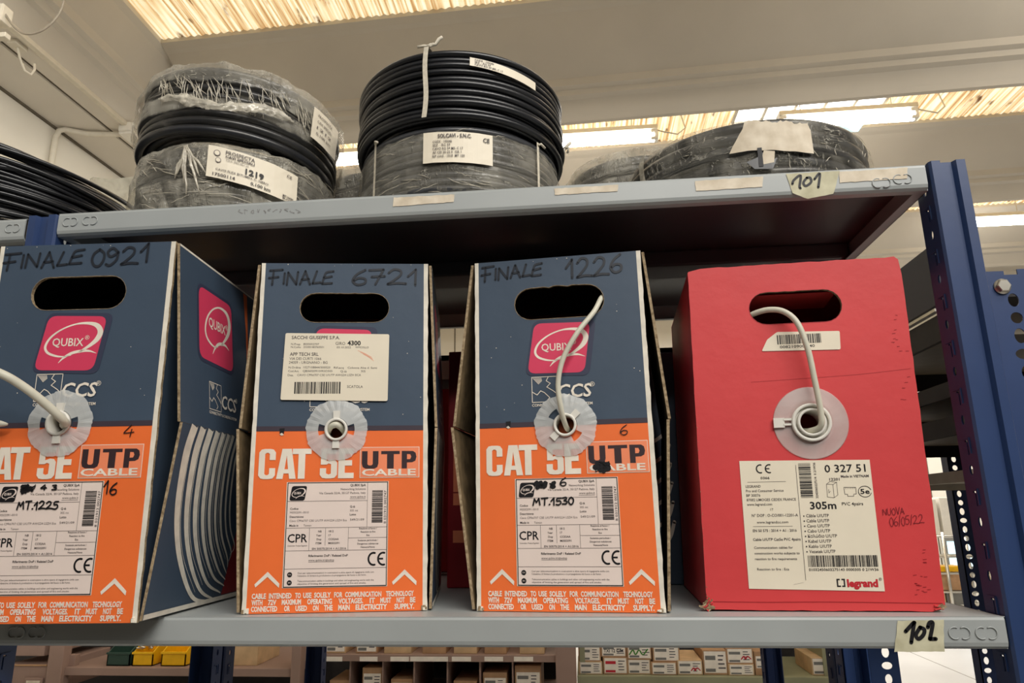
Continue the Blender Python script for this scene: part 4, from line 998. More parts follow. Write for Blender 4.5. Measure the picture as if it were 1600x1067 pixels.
mb.tube([p0, p0.lerp(p1, .5), p0.lerp(p1, .8), p1], .003, cable_w, 10, rfun=lambda t: .0042*(1-.72*t)); o = mb.build('network_cable'); tag(o, 'white cable tip poking in at the left edge beside the FINALE 0921 box', 'cable')

# ---- boxes standing behind the first row
e = empty('carton', (.425, .278, ZS+.0006), 0, 'deep red box with white letters standing behind the gap between two navy boxes', 'box')
mb = MB(); mb.box(0, .105, 0, .2, 0, .335, darkred, .002); mb.build('carton_body', e)
mb = MB(); text(mb, lambda u, v, l=0: (u/1000, -.0004, v/1000), 'UTP', 52, 60, 42, salmon, w=190, off=.03, rot=pi/2); mb.build('printed_letters', e)
e = empty('carton', (.688, .31, ZS+.0006), 0, 'navy box with white curved stripes standing behind the red box', 'box')
mb = MB(); mb.box(0, .15, 0, .18, 0, .33, navy, .002); mb.build('carton_body', e)
mb = MB(); F = lambda u, v, l=0: (u/1000, -.0004-.0001*l, v/1000)
for i in range(6): stroke(mb, F, [(-0+8, 40+i*30), (30, 46+i*30), (48, 62+i*29), (56, 84+i*27)], 5, white, 1)
mb.build('printed_stripes', e)

# ================================================================== COILS ON THE TOP SHELF
def winding(mb, R, r, layers, rows, m, seg=96, jit=.25, seed=1, squash=1.0, zs=None, wob=.0):
    rnd = random.Random(seed); H = 0
    for k in range(rows):
        for l in range(layers):
            rad = R-r-l*2*r*.96+rnd.uniform(-jit, jit)*r; zc = r+k*2*r*squash+(r*.5 if l % 2 else 0)+rnd.uniform(-jit, jit)*r*.5
            ph = rnd.uniform(0, 6.28); ax, ay = rnd.uniform(-jit, jit)*r*1.1, rnd.uniform(-jit, jit)*r*1.1; ti = rnd.uniform(-jit, jit)*r*.5+wob*rnd.uniform(-1, 1)
            pts = [((rad+.3*jit*r*sin(3*a+ph))*cos(a)+ax, (rad+.3*jit*r*sin(2*a+ph))*sin(a)+ay, zc+ti*cos(a+ph)) for a in [2*pi*i/seg for i in range(seg)]]
            mb.tube(pts, r, m, 8 if l == 0 else 6, True)
WUV = []
def wrap_uv(o):
    a = o.data.attributes.new('wrap_uv', 'FLOAT_VECTOR', 'POINT')
    a.data.foreach_set('vector', [c for p in WUV for c in p]); return o
def wrap(R, Ri, H, seed, amp=.004, seg=180, ring=48, bulge=.006, round_=.02):
    """stretch film drawn over a coil: a wrinkled ring-shaped skin"""
    mb = MB(); vs, fs = [], []
    c_r, c_z = (R+Ri)/2, H/2; hw, hh = (R-Ri)/2, H/2
    for i in range(seg):
        a = 2*pi*i/seg
        for j in range(ring):
            b = 2*pi*j/ring; n_ = 3.2
            cb, sb = cos(b), sin(b); q = (abs(cb)**n_+abs(sb)**n_)**(-1/n_)
            rr, zz = c_r+hw*q*cb, c_z+hh*q*sb
            p = Vector((rr*cos(a), rr*sin(a), zz))
            w = noise.fractal(Vector((p.x*26+seed, p.y*26, p.z*60+a*2)), 1, 2.1, 4)*amp + abs(noise.noise(Vector((a*9+zz*50, zz*30+seed, seed))))*amp*.8
            rr2 = rr+(w if cb > -.3 else -abs(w)); z2 = zz+w*.5*sb+.0015
            vs.append((rr2*cos(a), rr2*sin(a), max(.0004, z2)))
    for i in range(seg):
        k = (i+1) % seg
        for j in range(ring): l = (j+1) % ring; fs.append((i*ring+j, k*ring+j, k*ring+l, i*ring+l))
    WUV.clear(); WUV.extend((2*pi*i/seg*R, 2*pi*j/ring*(H+(R-Ri))/pi+seed, 0) for i in range(seg) for j in range(ring))
    return mb, vs, fs
def cyl_fn(R, amid, z0, mm=1000):
    """(u, v) in mm wrapped round the outside of a coil, centred at angle amid"""
    return lambda u, v, l=0: ((R+.0002*l+.0004)*cos(amid+u/mm/R), (R+.0002*l+.0004)*sin(amid+u/mm/R), z0+v/mm)
def curved_label(mb, fn, w, h, m, tilt=0, nu=14, crinkle=.0, seed=0, corner=None):
    vs, fs = [], []
    for i in range(nu+1):
        for j in range(7):
            u = -w/2+w*i/nu; v = h*j/6; vs.append(fn(u, v+tilt*u+noise.noise(Vector((u*.06, v*.06, seed)))*crinkle, 0+noise.noise(Vector((u*.09, v*.09, seed+3)))*crinkle*3))
    mb.add(vs, [(i*7+j, (i+1)*7+j, (i+1)*7+j+1, i*7+j+1) for i in range(nu) for j in range(6)], m)
def film_strand(mb, fn, p, q, r, m, n=5, sag=2, seed=0, lift=-2):
    if r < .001: r *= .55; sag *= .5
    rnd = random.Random(seed); pts = []
    for i in range(n+1):
        t = i/n; pts.append(fn(p[0]+(q[0]-p[0])*t+rnd.uniform(-sag, sag)*sin(pi*t), p[1]+(q[1]-p[1])*t+rnd.uniform(-sag, sag)*sin(pi*t), lift*5))
    mb.tube(pts, r, m, 5, rfun=lambda t: r*(.25+sin(pi*t)))
SH = UZ+.0004
CAMA = lambda c: math.atan2(CAM.y-c[1], CAM.x-c[0])      # the angle of a coil's side that faces the aisle

def coil(name, label, loc, tilt=(0, 0, 0), group='cable coils on the top shelf'):
    e_ = empty(name, loc, 0, label, 'cable coil', group); e_.rotation_euler = tilt; return e_
# --- stack in the middle: grey wrapped coil below, black tied coil above
c2 = (.463, .152); a2 = CAMA(c2)
e = coil('cable_coil', 'grey film wrapped cable coil under the black tied coil', (*c2, SH))
mb = MB(); winding(mb, .1335, .0048, 3, 10, cable_g, seed=3, jit=.15); mb.build('cable_winding', e)
mb, vs, fs = wrap(.1365, .09, .0965, 3.1, .0022); mb.add(vs, fs, film_dark, True); wrap_uv(mb.build('plastic_wrap', e))
FN = cyl_fn(.1385, a2, 0); mb = MB()
for k in range(46):
    r_ = random.Random(k+50); u = r_.uniform(-150, 150); v = r_.choice((r_.uniform(18, 42), r_.uniform(5, 25), r_.uniform(70, 88))); film_strand(mb, FN, (u, v), (u+r_.uniform(8, 34), v+r_.uniform(-9, 9)), .0007, film_thick, seed=k)
tag(mb.build('film_wrinkle', e), kind='stuff')
FL = cyl_fn(.1402, a2, 0); mb = MB(); curved_label(mb, lambda u, v, l=0: FL(u-3+v*0, v+43, l), 84, 40, sticker, -.02, crinkle=.5, seed=2)
def c2t(s, u, v, h, w=None, off=.012, m=dark_ink): text(mb, FL, s, u, v, h, m, w=w, off=off, layer=5)
c2t('SOLCAVI - S.N.C.', -27, 75.5, 4.6, 40, .03); c2t('CE', 27, 71, 5.4, 8, .02, black); c2t('CODE : 105046', -33, 69, 3, 23); c2t('SEZ. : RG 59', -33, 64.4, 3, 21); c2t('CAVO RG 59 MIL C 17', -33, 59.6, 3, 36); c2t('AF CEI 20-22 II  OR 1', -33, 54.8, 3, 34); c2t('RIF cond. : 1018  MT 100', -33, 50, 3, 38)
tag(mb.build('paper_label', e), 'white label under the film')
for u, w_ in ((-118, 4), (106, 4)):
    mb = MB(); vs = []; nn = 10
    for j in range(nn+1):
        v = 2+92*j/nn
        for s in (-w_/2, w_/2): vs.append(FN(u+s, v, 9))
    mb.add(vs, [(2*j, 2*j+1, 2*j+3, 2*j+2) for j in range(nn)], string)
    mb.tube([FN(u, 90, 8), FN(u+3, 92, 22), FN(u+9, 88, 30)], .0016, string, 6)
    mb.build('binding_tie', e)
e = coil('cable_coil', 'black cable coil bound with white ties on the middle stack', (c2[0]+.001, c2[1]-.003, SH+.098), (-.02, .015, 0))
mb = MB(); winding(mb, .1415, .0043, 3, 11, cable_b, seed=8, jit=.42, squash=1.0, wob=.0008); mb.build('cable_winding', e)
FB = cyl_fn(.1432, a2, 0); mb = MB(); aw = -44
vs = []; nn = 16
path = [(u_, v_) for u_, v_ in [(0, 2+94*j/12) for j in range(13)]]
for u0, in ((-44,), ):
    vs = []
    for j in range(13):
        v = -1+98*j/12
        for s in (-3, 3): vs.append(FB(u0+s+1.5*sin(j*.5), v, 12))
    a_ = a2+u0/1000/.1432
    for j in range(1, 6):
        rr = .1432-.011*j
        for s in (-3, 3): vs.append((rr*cos(a_+s/1000/.14), rr*sin(a_+s/1000/.14), .0985))
    n_ = len(vs)//2; mb.add(vs, [(2*j, 2*j+1, 2*j+3, 2*j+2) for j in range(n_-1)], string)
    b_ = Vector(FB(u0, 98, 4)); t_ = Vector((-sin(a2), cos(a2), 0))
    mb.tube([b_, b_+t_*.004+Vector((0, 0, .003)), b_+t_*.01+Vector((0, 0, .004)), b_+t_*.014+Vector((0, 0, .012)), b_+t_*.018+Vector((0, 0, .015))], .0022, string, 7)
    mb.tube([b_-t_*.012+Vector((0, 0, -.001)), b_-t_*.004+Vector((0, 0, .001)), b_+t_*.004+Vector((0, 0, .001)), b_+t_*.008+Vector((0, 0, .005))], .0018, string, 7)
tag(mb.build('binding_tie', e), 'white binding tie with a knot on top')
mb = MB(); b_ = Vector((.143, .05, .063)); mb.tube([b_+Vector((-.004, 0, -.02)), b_+Vector((0, 0, -.004)), b_+Vector((.004, 0, .002)), b_+Vector((.01, 0, .008))], .0025, string, 7); mb.tube([b_, b_+Vector((.007, -.004, -.003)), b_+Vector((.005, -.002, -.01))], .0018, string, 7); mb.build('binding_tie', e)
mb = MB(); FL2 = cyl_fn(.1440, a2, 0); curved_label(mb, lambda u, v, l=0: FL2(u+55, v+70-(u+45)*.085, l), 92, 11.5, sticker, 0)
for i, s in enumerate(('CODE : 105046', 'SEZ. : RG 59', 'CAVO RG 59 MIL C 17')): text(mb, lambda u, v, l=0: FL2(u, v-(u-10)*.085, l), s, 15, 78.0-i*3.3, 2.2, dark_ink, w=(24, 20, 36)[i], off=.02, layer=4)
tag(mb.build('paper_label', e), 'paper strip tucked between the turns')
# --- stack at the left: two wrapped dark coils
c1 = (.1435, .150); a1 = CAMA(c1)
e = coil('cable_coil', 'film wrapped dark coil labelled 1219, lower one of the left stack', (*c1, SH))
mb = MB(); winding(mb, .1285, .0058, 3, 8, cable_d, seed=13, jit=.2); mb.build('cable_winding', e)
mb, vs, fs = wrap(.1345, .085, .098, 9.3, .0042); mb.add(vs, fs, film, True); wrap_uv(mb.build('plastic_wrap', e))
FN = cyl_fn(.1385, a1, 0); mb = MB()
for k in range(60):
    r_ = random.Random(k+150); u = r_.uniform(-150, 140); v = r_.uniform(4, 90); film_strand(mb, FN, (u, v), (u+r_.uniform(10, 50), v+r_.uniform(-20, 12)), .0008, film_thick, seed=k)
tag(mb.build('film_wrinkle', e), kind='stuff')
FL = cyl_fn(.1403, a1, 0); mb = MB(); G = lambda u, v, l=0: FL(u+16, v+36-.16*u, l)
curved_label(mb, G, 112, 42, sticker, 0, crinkle=.8, seed=7)
def c1t(s, u, v, h, w=None, off=.012, m=dark_ink): text(mb, G, s, u, v, h, m, w=w, off=off, layer=6)
c1t('PROSPECTA', -35, 34, 4.6, 34, .012); c1t('CAVI SPECIALI', -35, 29.4, 3, 34, .03); c1t('CAVI SPECIALI srl', -34, 25, 2.4, 26, 0); c1t('1219', -11, 15, 7, 22, .03, black); c1t('CAVO FLEX BITUMIN. C. NERO', -45, 10.5, 2.4, 62, .012); c1t('17500114', -48, 3, 3.6, 26, .02); c1t('0,100 km', -4, 3, 3.8, 24, .02, black); c1t('CE', 40, 33, 4, 7, .01); c1t('MIT1/6ABA', 36, 5, 2.6, 15, .03); c1t('MILANO', 36, 1.6, 2.2, 11, .02)
disc2(mb, G, -45, 33, 4, grey_ink, 5); disc2(mb, G, -45, 33, 3, sticker, 6); disc2(mb, G, -43, 24, 3.4, grey_ink, 5); disc2(mb, G, -43, 24, 2.6, sticker, 6)
tag(mb.build('paper_label', e), 'crinkled white label reading 1219 under the film')
# a pulled tuft of film at its left
mb = MB()
for k in range(9):
    r_ = random.Random(k); film_strand(mb, FN, (-78+k*5+r_.uniform(-3, 3), 30+r_.uniform(-14, 20)), (-66+r_.uniform(-3, 3), 86), .0016, film_thick, seed=k+9, lift=3)
mb.build('film_tuft', e)
e = coil('cable_coil', 'film wrapped dark coil with torn film, upper one of the left stack', (c1[0]-.004, c1[1], SH+.1045), (-.05, .055, 0))
mb = MB(); winding(mb, .134, .006, 3, 8, cable_d, seed=17, jit=.25); mb.build('cable_winding', e)
mb, vs, fs = wrap(.1405, .085, .106, 4.7, .0042); mb.add(vs, fs, film_torn, True); o = wrap_uv(mb.build('plastic_wrap', e))
at_ = o.data.attributes.new('cover', 'FLOAT', 'POINT')
def cov(v):
    z = v[2]; return 1 if z > .072 else (.35+.2*noise.noise(Vector((v[0]*30, v[1]*30, z*30))) if z > .045 else (.9 if z > .032 else .12))
at_.data.foreach_set('value', [cov(v) for v in vs])
FN = cyl_fn(.1445, a1, 0); mb = MB()
for k in range(90):
    r_ = random.Random(k+350); u = r_.uniform(-130, 120); v = r_.uniform(60, 80)
    film_strand(mb, FN, (u, v), (u+r_.uniform(0, 22), v-r_.uniform(14, 34)), .0009, film_thick, seed=k)
vs = []; nu, nv = 70, 8
for i in range(nu+1):
    u = -112+172*i/nu; c_ = 36+6*sin(u*.045)+3*noise.noise(Vector((u*.08, 2, 0))); hw = (6.5+4*noise.noise(Vector((u*.05, 7, 0))))*min(1, .25+i/8, .25+(nu-i)/8)
    for j in range(nv+1):
        q = j/nv*2-1; vs.append(FN(u+noise.noise(Vector((u*.2, j, 1)))*2, c_+hw*q+noise.noise(Vector((u*.3, j*.9, 4)))*1.5, 4+9*(1-q*q)+12*noise.noise(Vector((u*.22, j*.7, 9)))))
mb.add(vs, [(i*(nv+1)+j, (i+1)*(nv+1)+j, (i+1)*(nv+1)+j+1, i*(nv+1)+j+1) for i in range(nu) for j in range(nv)], film_thick, True)
tag(mb.build('film_wrinkle', e), kind='stuff')
FL = cyl_fn(.146, a1, 0); mb = MB(); curved_label(mb, lambda u, v, l=0: FL(u+116, v+30-.1*u, l), 56, 46, sticker, 0, crinkle=.8, seed=11)
for i in range(4): text(mb, lambda u, v, l=0: FL(u+116, v+30-.1*u, l), ('PROSPECTA', 'CAVI SPECIALI', '1219', '0,100 km')[i], -20, 36-i*9, 3.4, grey_ink, w=30, off=.01, layer=5)
tag(mb.build('paper_label', e), 'faded white label under the film at the right')
# --- wide wrapped coil at the right
c3 = (.855, .203); a3 = CAMA(c3)
e = coil('cable_coil', 'wide low film wrapped coil at the right end of the top shelf', (*c3, SH))
mb = MB(); winding(mb, .160, .0080, 3, 6, cable_d, seed=23, jit=.3); mb.build('cable_winding', e)
mb, vs, fs = wrap(.1645, .10, .101, 5.2, .0030); mb.add(vs, fs, film_tight, True); wrap_uv(mb.build('plastic_wrap', e))
FN = cyl_fn(.1675, a3, 0); mb = MB()
for k in range(36):
    r_ = random.Random(k+650); u = r_.uniform(40, 190) if k % 3 else r_.uniform(-180, 180); v = r_.uniform(8, 90); film_strand(mb, FN, (u, v), (u+r_.uniform(-4, 10), v+r_.uniform(-14, 14)), .0008, film_thick, seed=k)
tag(mb.build('film_wrinkle', e), kind='stuff')
mb = MB(); G = lambda u, v, l=0: FN(u+46, v+45, l); rnd = random.Random(3)
vs = []; nn = 24
for i in range(nn+1):
    t = i/nn; u = -38+78*t; jl = rnd.uniform(-3, 3)
    for j in range(5):
        v = ((38+rnd.uniform(-2, 1.5)*(j == 4))*j/4)*(1 if 0 < i < nn else .8)+noise.noise(Vector((u*.05, j*.5, 1)))*2-.09*u; vs.append(G(u+jl*.4*(j/4)-(18*(1-j/4)*(1 if i == 0 else 0)), v, 3))
mb.add(vs, [(i*5+j, (i+1)*5+j, (i+1)*5+j+1, i*5+j+1) for i in range(nn) for j in range(4)], tape2); tag(mb.build('paper_label', e), 'torn blank paper label')
mb = MB(); G2 = lambda u, v, l=0: FN(u+22, v+24, l+6)
quad2(mb, G2, [(-14, 10), (-6, 0), (14, -2), (20, 12), (12, 8), (4, 20), (-2, 14)], cable_b, 1); quad2(mb, G2, [(0, 4), (16, 6), (18, 20), (6, 22)], tape2, 2); rect(mb, G2, -1, 4, 2, 26, black, 3); mb.build('torn_patch', e)
mb = MB()
vs = []
for j in range(11):
    v = -2+92*j/10
    for s in (-5, 5): vs.append(FN(-128+s+5*sin(j*.6), v, 10))
mb.add(vs, [(2*j, 2*j+1, 2*j+3, 2*j+2) for j in range(10)], film_thick, True); mb.build('film_strap', e)
# --- two low wrapped coils further back
for (x, y, R_, H_, lb, sd) in ((.722, .372, .122, .094, 'behind the wide coil', 29), (.290, .372, .118, .096, 'between the left and middle stacks', 33)):
    for lv in (0, 1):
        e = coil('cable_coil', ('upper' if lv else 'lower')+' small wrapped coil of the pair half hidden '+lb, (x+.004*lv, y, SH+lv*(H_+.002)))
        mb = MB(); winding(mb, R_-.005, .0075, 3, int((H_-.008)/.015), cable_d, seed=sd+lv, jit=.25); mb.build('cable_winding', e)
        mb, vs, fs = wrap(R_, .06, H_-.004, 1.2+sd+lv, .0030, 120, 36); mb.add(vs, fs, film, True); wrap_uv(mb.build('plastic_wrap', e))
# --- clear bag behind the left stack
mb = MB(); vs = []; nn = 26
for i in range(nn):
    a = 2*pi*i/nn
    for j in range(9):
        t = j/8; k = noise.noise(Vector((cos(a)*2, sin(a)*2, t*3)))*.008; ex = 2/5
        cx_, cy_ = math.copysign(abs(cos(a))**ex, cos(a)), math.copysign(abs(sin(a))**ex, sin(a))
        vs.append((cx_*(.085+k), cy_*(.032+k*.6)*(1-.25*t), .285*t+(.004*sin(a*5) if j == 8 else 0)))
fs = [(i*9+j, ((i+1) % nn)*9+j, ((i+1) % nn)*9+j+1, i*9+j+1) for i in range(nn) for j in range(8)]+[[i*9+8 for i in range(nn)], [i*9 for i in range(nn)]]
mb.add(vs, fs, film_clear, False); o = mb.build('plastic_bag'); o.location = (-.235, .452, ZS+.4554); tag(o, 'clear plastic bag standing between the loose black coil and the left stack', 'bag')
# --- loose black coil at the far left, on the neighbouring shelf
e = coil('cable_coil', 'unwrapped loose black cable coil at the far left edge', (-.266, .212, ZS+.4554))
mb = MB(); rnd = random.Random(77)
for k in range(60):
    lv = k/59; rad = .198-.026*lv+rnd.uniform(-.012, .004); zc = .006+.152*lv+rnd.uniform(-.006, .006); ph = rnd.uniform(0, 6.28); tl = rnd.uniform(0, .016)
    ax, ay = rnd.uniform(-.006, .006), rnd.uniform(-.006, .006)
    pts = [(rad*cos(a)+ax, rad*sin(a)+ay, max(.005, zc+tl*cos(a+ph)-.03*lv*max(0, cos(a))**2)) for a in [2*pi*i/110 for i in range(110)]]
    mb.tube(pts, .0035, cable_b, 7, True)
for k in range(5):
    mb.tube([((.2-.009*k)*cos(a), (.2-.009*k)*sin(a), .0037) for a in [2*pi*i/110 for i in range(110)]], .0036, cable_b, 7, True)
    mb.tube([((.199-.009*k)*cos(a), (.199-.009*k)*sin(a), .0108+.002*cos(a*2+k)) for a in [2*pi*i/110 for i in range(110)]], .0036, cable_b, 7, True)
for k in range(20):
    rad = .170+rnd.uniform(-.02, .012); zc = rnd.uniform(.01, .12); ph = rnd.uniform(0, 6.28)
    mb.tube([(rad*cos(a), rad*sin(a), max(.005, zc+.008*cos(a+ph))) for a in [2*pi*i/80 for i in range(80)]], .0043, cable_b, 6, True)
mb.build('cable_winding', e)

# ================================================================== RACKS BEHIND
# --- back-to-back unit directly behind, blue posts and dark shelves
bu = empty('shelving_unit', (0, 0, 0), 0, 'dark blue shelving unit standing back to back behind the grey shelves', 'shelving unit')
for x, sx in ((1.002, 1), (-.0035, -1)):
    for y, sy in ((SD+.012, 1), (1.02, -1)):
        mb = MB(); post_mesh(mb, x, y, sx, sy, 0, ZS+.40, navy_paint); mb.build('post', bu)
mb = MB(); mb.box(.0, .998, .515, 1.015, ZS+.375, ZS+.385, shelf_grey); mb.box(.0, .998, .515, .517, ZS+.34, ZS+.385, shelf_grey); mb.box(.0, .998, 1.013, 1.015, ZS+.34, ZS+.385, shelf_grey); mb.build('shelf', bu)
mb = MB(); mb.box(.0, .998, .515, 1.015, ZS-.01, ZS, shelf_grey); mb.box(.0, .998, .515, .517, ZS-.03, ZS, shelf_grey); mb.build('shelf', bu)
# --- unseen rack added behind the camera, keeps low light off the shelf underside
ob = empty('storage_rack', (0, -1.75, 0), 0, 'unseen dark rack added behind the camera to block low light', 'storage rack')
for z in (.1, .75, 1.4, 2.05):
    mb = MB(); mb.box(-4, 5, -.5, 0, z, z+.03, shelf_grey); mb.build('shelf', ob)
for x in (-4, -2, 0, 2, 4): mb = MB(); mb.box(x, x+.04, -.5, 0, 0, 2.3, navy_paint); mb.build('post', ob)
mb = MB(); mb.box(-4, 5, -.42, -.4, 0, 2.3, dark_m); mb.build('back_panel', ob)
# --- dark cartons stored on the back-to-back unit
for i, (x, w_, h_, m_) in enumerate(((.03, .19, .30, navy), (.24, .17, .33, darkred), (.55, .2, .31, darkred), (.77, .2, .30, navy))):
    e = empty('carton', (x, .56, ZS+.0006), 0, 'dark carton stored deep behind the cable boxes, %s' % ('leftmost of the back row', 'behind the gap left of FINALE 1226', 'behind the gap right of FINALE 1226', 'rightmost of the back row')[i], 'box')
    mb = MB(); mb.box(0, w_, 0, .36, 0, h_, m_, .002); mb.build('carton_body', e)
mb = MB(); mb.box(0, .998, 1.005, 1.0125, ZS+.285, ZS+.36, shelf_grey, .002); mb.build('crossbar', bu)
# --- rack with slotted angles at the right
def slotted_angle(mb, x, y, w, d, z0, z1, m, pitch, r, cut=True, hc=.6):
    outer = [(0, z0), (w, z0), (w, z1), (0, z1)]; holes = []; zz = z1-pitch*1.75; i = 0
    if cut: outer = [(0, z0), (w, z0), (w, z1), (w*.8, z1), (w*.8, z1-.008), (w*.5, z1-.008), (w*.5, z1-.002), (0, z1-.002)]
    while zz > z0+.1:
        a, b = ((r*.85, r*1.15), (r*.95, r*.95), (r*.9, r*1.25), (r*1.25, r*.85))[i % 4]
        holes.append([(w*hc+a*cos(2*pi*k/14), zz+b*sin(2*pi*k/14)) for k in range(14)]); zz -= pitch; i += 1
    mb.prism(outer, holes, lambda u, v: (x+u, y, v), lambda u, v: (x+u, y+.002, v), m)
    mb.box(x, x+.002, y, y+d, z0, z1-.003, m)
RX0 = 1.206
rk = empty('shelving_unit', (0, 0, 0), 0, 'blue slotted angle rack behind the right post, with a hex bolt', 'shelving unit')
mb = MB(); slotted_angle(mb, RX0, .30, .062, .045, 0, ZS+.434, blue_paint, .0265, .0088); tag(mb.build('post', rk), 'blue slotted angle with large round and oval holes')
pb = atY(1567, 447, .297); e = MB(); fr = Matrix.Translation((pb.x, .299, pb.z)) @ Matrix.Rotation(pi/2, 4, 'X')
e.lathe([(0, .007), (.0085, .007), (.0098, .006), (.0098, 0), (.0, 0)], steel, 6, fr, smooth=False); e.lathe([(.0, .0015), (.0115, .0015), (.0115, 0)], steel, 20, fr); e.build('bolt', rk)
def shelf_slab(z0, z1, y0, y1, m, m2, bright=None):
    s = MB(); s.box(RX0+.004, RX0+.012, y0, y1, z0, z1, m); s.box(RX0+.012, 2.2, y0, y0+.003, z0, z1, m2); s.box(RX0+.004, 2.2, y1-.003, y1, z0, z1, m); s.box(RX0+.012, 2.2, y0, y1, z1-.004, z1, m2)
    if bright: s.box(RX0-.002, RX0+.006, y0+.02, y1, z0-.004, z0+.001, bright)
    s.build('shelf', rk)
s = MB(); s.box(RX0+.004, RX0+.03, .43, .98, ZS+.425, ZS+.525, shaded_navy); s.box(RX0-.002, RX0+.006, .44, .98, ZS+.413, ZS+.418, steel); s.build('side_beam', rk)  # light caught by the lower edge is put in as a pale steel strip
s = MB(); s.box(RX0+.05, 2.2, .36, .98, ZS+.41, ZS+.42, dark_m); s.build('shelf', rk)
shelf_slab(ZS+.365, ZS+.408, .42, .98, dark_m, brownish); shelf_slab(ZS+.272, ZS+.297, .42, .98, dark_m, brownish); shelf_slab(ZS+.212, ZS+.242, .42, .98, dark_m, brownish); shelf_slab(ZS+.138, ZS+.156, .42, .98, brownish, brownish)
for x_, y_ in ((RX0, .94), (2.14, .30), (2.14, .94)):
    mb = MB(); slotted_angle(mb, x_, y_, .062, .045, 0, ZS+.434, blue_paint, .0265, .0088); mb.build('post', rk)
mb = MB(); slotted_angle(mb, 1.459, 1.0, .044, .03, 0, ZS+.40, navy_paint, .0196, .0062, False, .32); tag(mb.build('post', rk), 'dark slotted angle seen against the light')

# --- racks across the next aisle
YB = 2.2
def bx(mb, px0, py0, px1, py1, Y, dep, m, bev=0):
    a = atY(px0, py0, Y); b = atY(px1, py1, Y); mb.box(min(a.x, b.x), max(a.x, b.x), Y, Y+dep, min(a.z, b.z), max(a.z, b.z), m, bev)
tr = empty('storage_rack', (0, 0, 0), 0, 'tan metal storage rack with bins, seen below the shelf at left', 'storage rack')
zb = 0.0
def vpost(parent, px0, px1, Y, m, dep=.05, top=940):
    mb = MB(); a = atY(px0, 1030, Y); b = atY(px1, 1030, Y); mb.box(a.x, b.x, Y, Y+dep, 0, ZS+.25, m, .003); mb.build('post', parent)
vpost(tr, 75, 98, YB-.02, tan_paint); vpost(tr, 455, 470, YB-.02, tan_paint)
z1 = atY(200, 1043, YB).z; z0 = atY(200, 1056, YB).z; xa = atY(98, 1040, YB).x; xb = atY(455, 1040, YB).x
mb = MB(); mb.box(xa, xb, YB, YB+.5, z0, z1, tan_paint, .003); mb.build('shelf', tr)
mb = MB(); mb.box(xa-1.5, xb+.0, YB+.5, YB+.52, 0, ZS+.25, dark_m); mb.build('back_panel', tr)
mb = MB(); mb.box(xa, xb, YB, YB+.5, .45, .48, tan_paint, .003); mb.build('shelf', tr)
mb = MB(); bx(mb, 104, 1023, 116, 1041, YB+.02, .03, tan_paint, .002); mb.build('shelf_clip', tr)
def drawer(py0, py1, lab, label):
    e_ = empty('drawer_unit', atY(38, py1, YB), 0, label, 'drawer', 'tan drawers at the left')
    o = atY(38, py1, YB); a = atY(76, py0, YB); mb = MB(); mb.box(-.1, a.x-o.x-.003, 0, .4, 0, a.z-o.z, tan_paint, .004); mb.box(-.1, a.x-o.x-.003, -.006, 0, a.z-o.z-.006, a.z-o.z, carton, .001); mb.build('drawer_body', e_)
    if lab:
        mb = MB(); mb.box(.0, .08, -.012, -.001, .02, .065, tan_paint, .003); mb.box(.01, .07, -.013, -.0121, .03, .055, tape2); mb.build('label_holder', e_)
drawer(978, 1025, False, 'tan drawer directly under the shelf edge at far left'); drawer(1038, 1085, True, 'tan drawer with label holder at the bottom left edge')
def bin_(px0, px1, py0, py1, m, label, screws=False):
    o = atY(px0, py1, YB+.03); a = atY(px1, py0, YB+.03); w, h, d = a.x-o.x, a.z-o.z, .2; t = .004
    e_ = empty('storage_bin', (o.x, YB+.03, z1+.0005), 0, label, 'storage bin'); mb = MB()
    mb.box(0, w, 0, d, 0, t, m)
    for s, xx in ((1, 0), (-1, w)):
        x0_, x1_ = sorted((xx, xx+s*t)); vs = [(x, y, z) for x in (x0_, x1_) for y, z in ((0, 0), (d, 0), (d, h*1.15), (d*.35, h*1.15), (0, h*.62))]
        mb.add(vs, [(0, 1, 2, 3, 4), (5, 6, 7, 8, 9), (0, 1, 6, 5), (1, 2, 7, 6), (2, 3, 8, 7), (3, 4, 9, 8), (4, 0, 5, 9)], m)
    mb.box(0, w, 0, t, 0, h*.62, m); mb.box(0, w, d-t, d, 0, h*1.15, m); mb.box(-.002, w+.002, -.006, .004, h*.56, h*.66, m, .001); mb.build('bin_body', e_)
    if screws:
        for k in range(16):
            r_ = random.Random(k); p = Vector((w*r_.uniform(.12, .8), d*r_.uniform(.1, .5), h*r_.uniform(.55, .72)+.01)); q = p+Vector((r_.uniform(-.03, .03), r_.uniform(-.02, .02), r_.uniform(0, .02)))
            s = MB(); s.tube([p, p.lerp(q, .8), q], .0035, steel, 6); o_ = s.build('screw'); o_.location = e_.location; tag(o_, 'shiny metal screw lying in the open yellow bin', 'screw', 'screws in the yellow bin')
    else:
        pass
    return e_
bin_(166, 205, 1008, 1040, green_p, 'dark green storage bin left of the yellow bins'); bin_(206, 241, 1007, 1040, yellow_p, 'yellow storage bin holding metal screws', True); bin_(251, 292, 1007, 1041, yellow_p, 'yellow storage bin with an empty front beside the blue post')
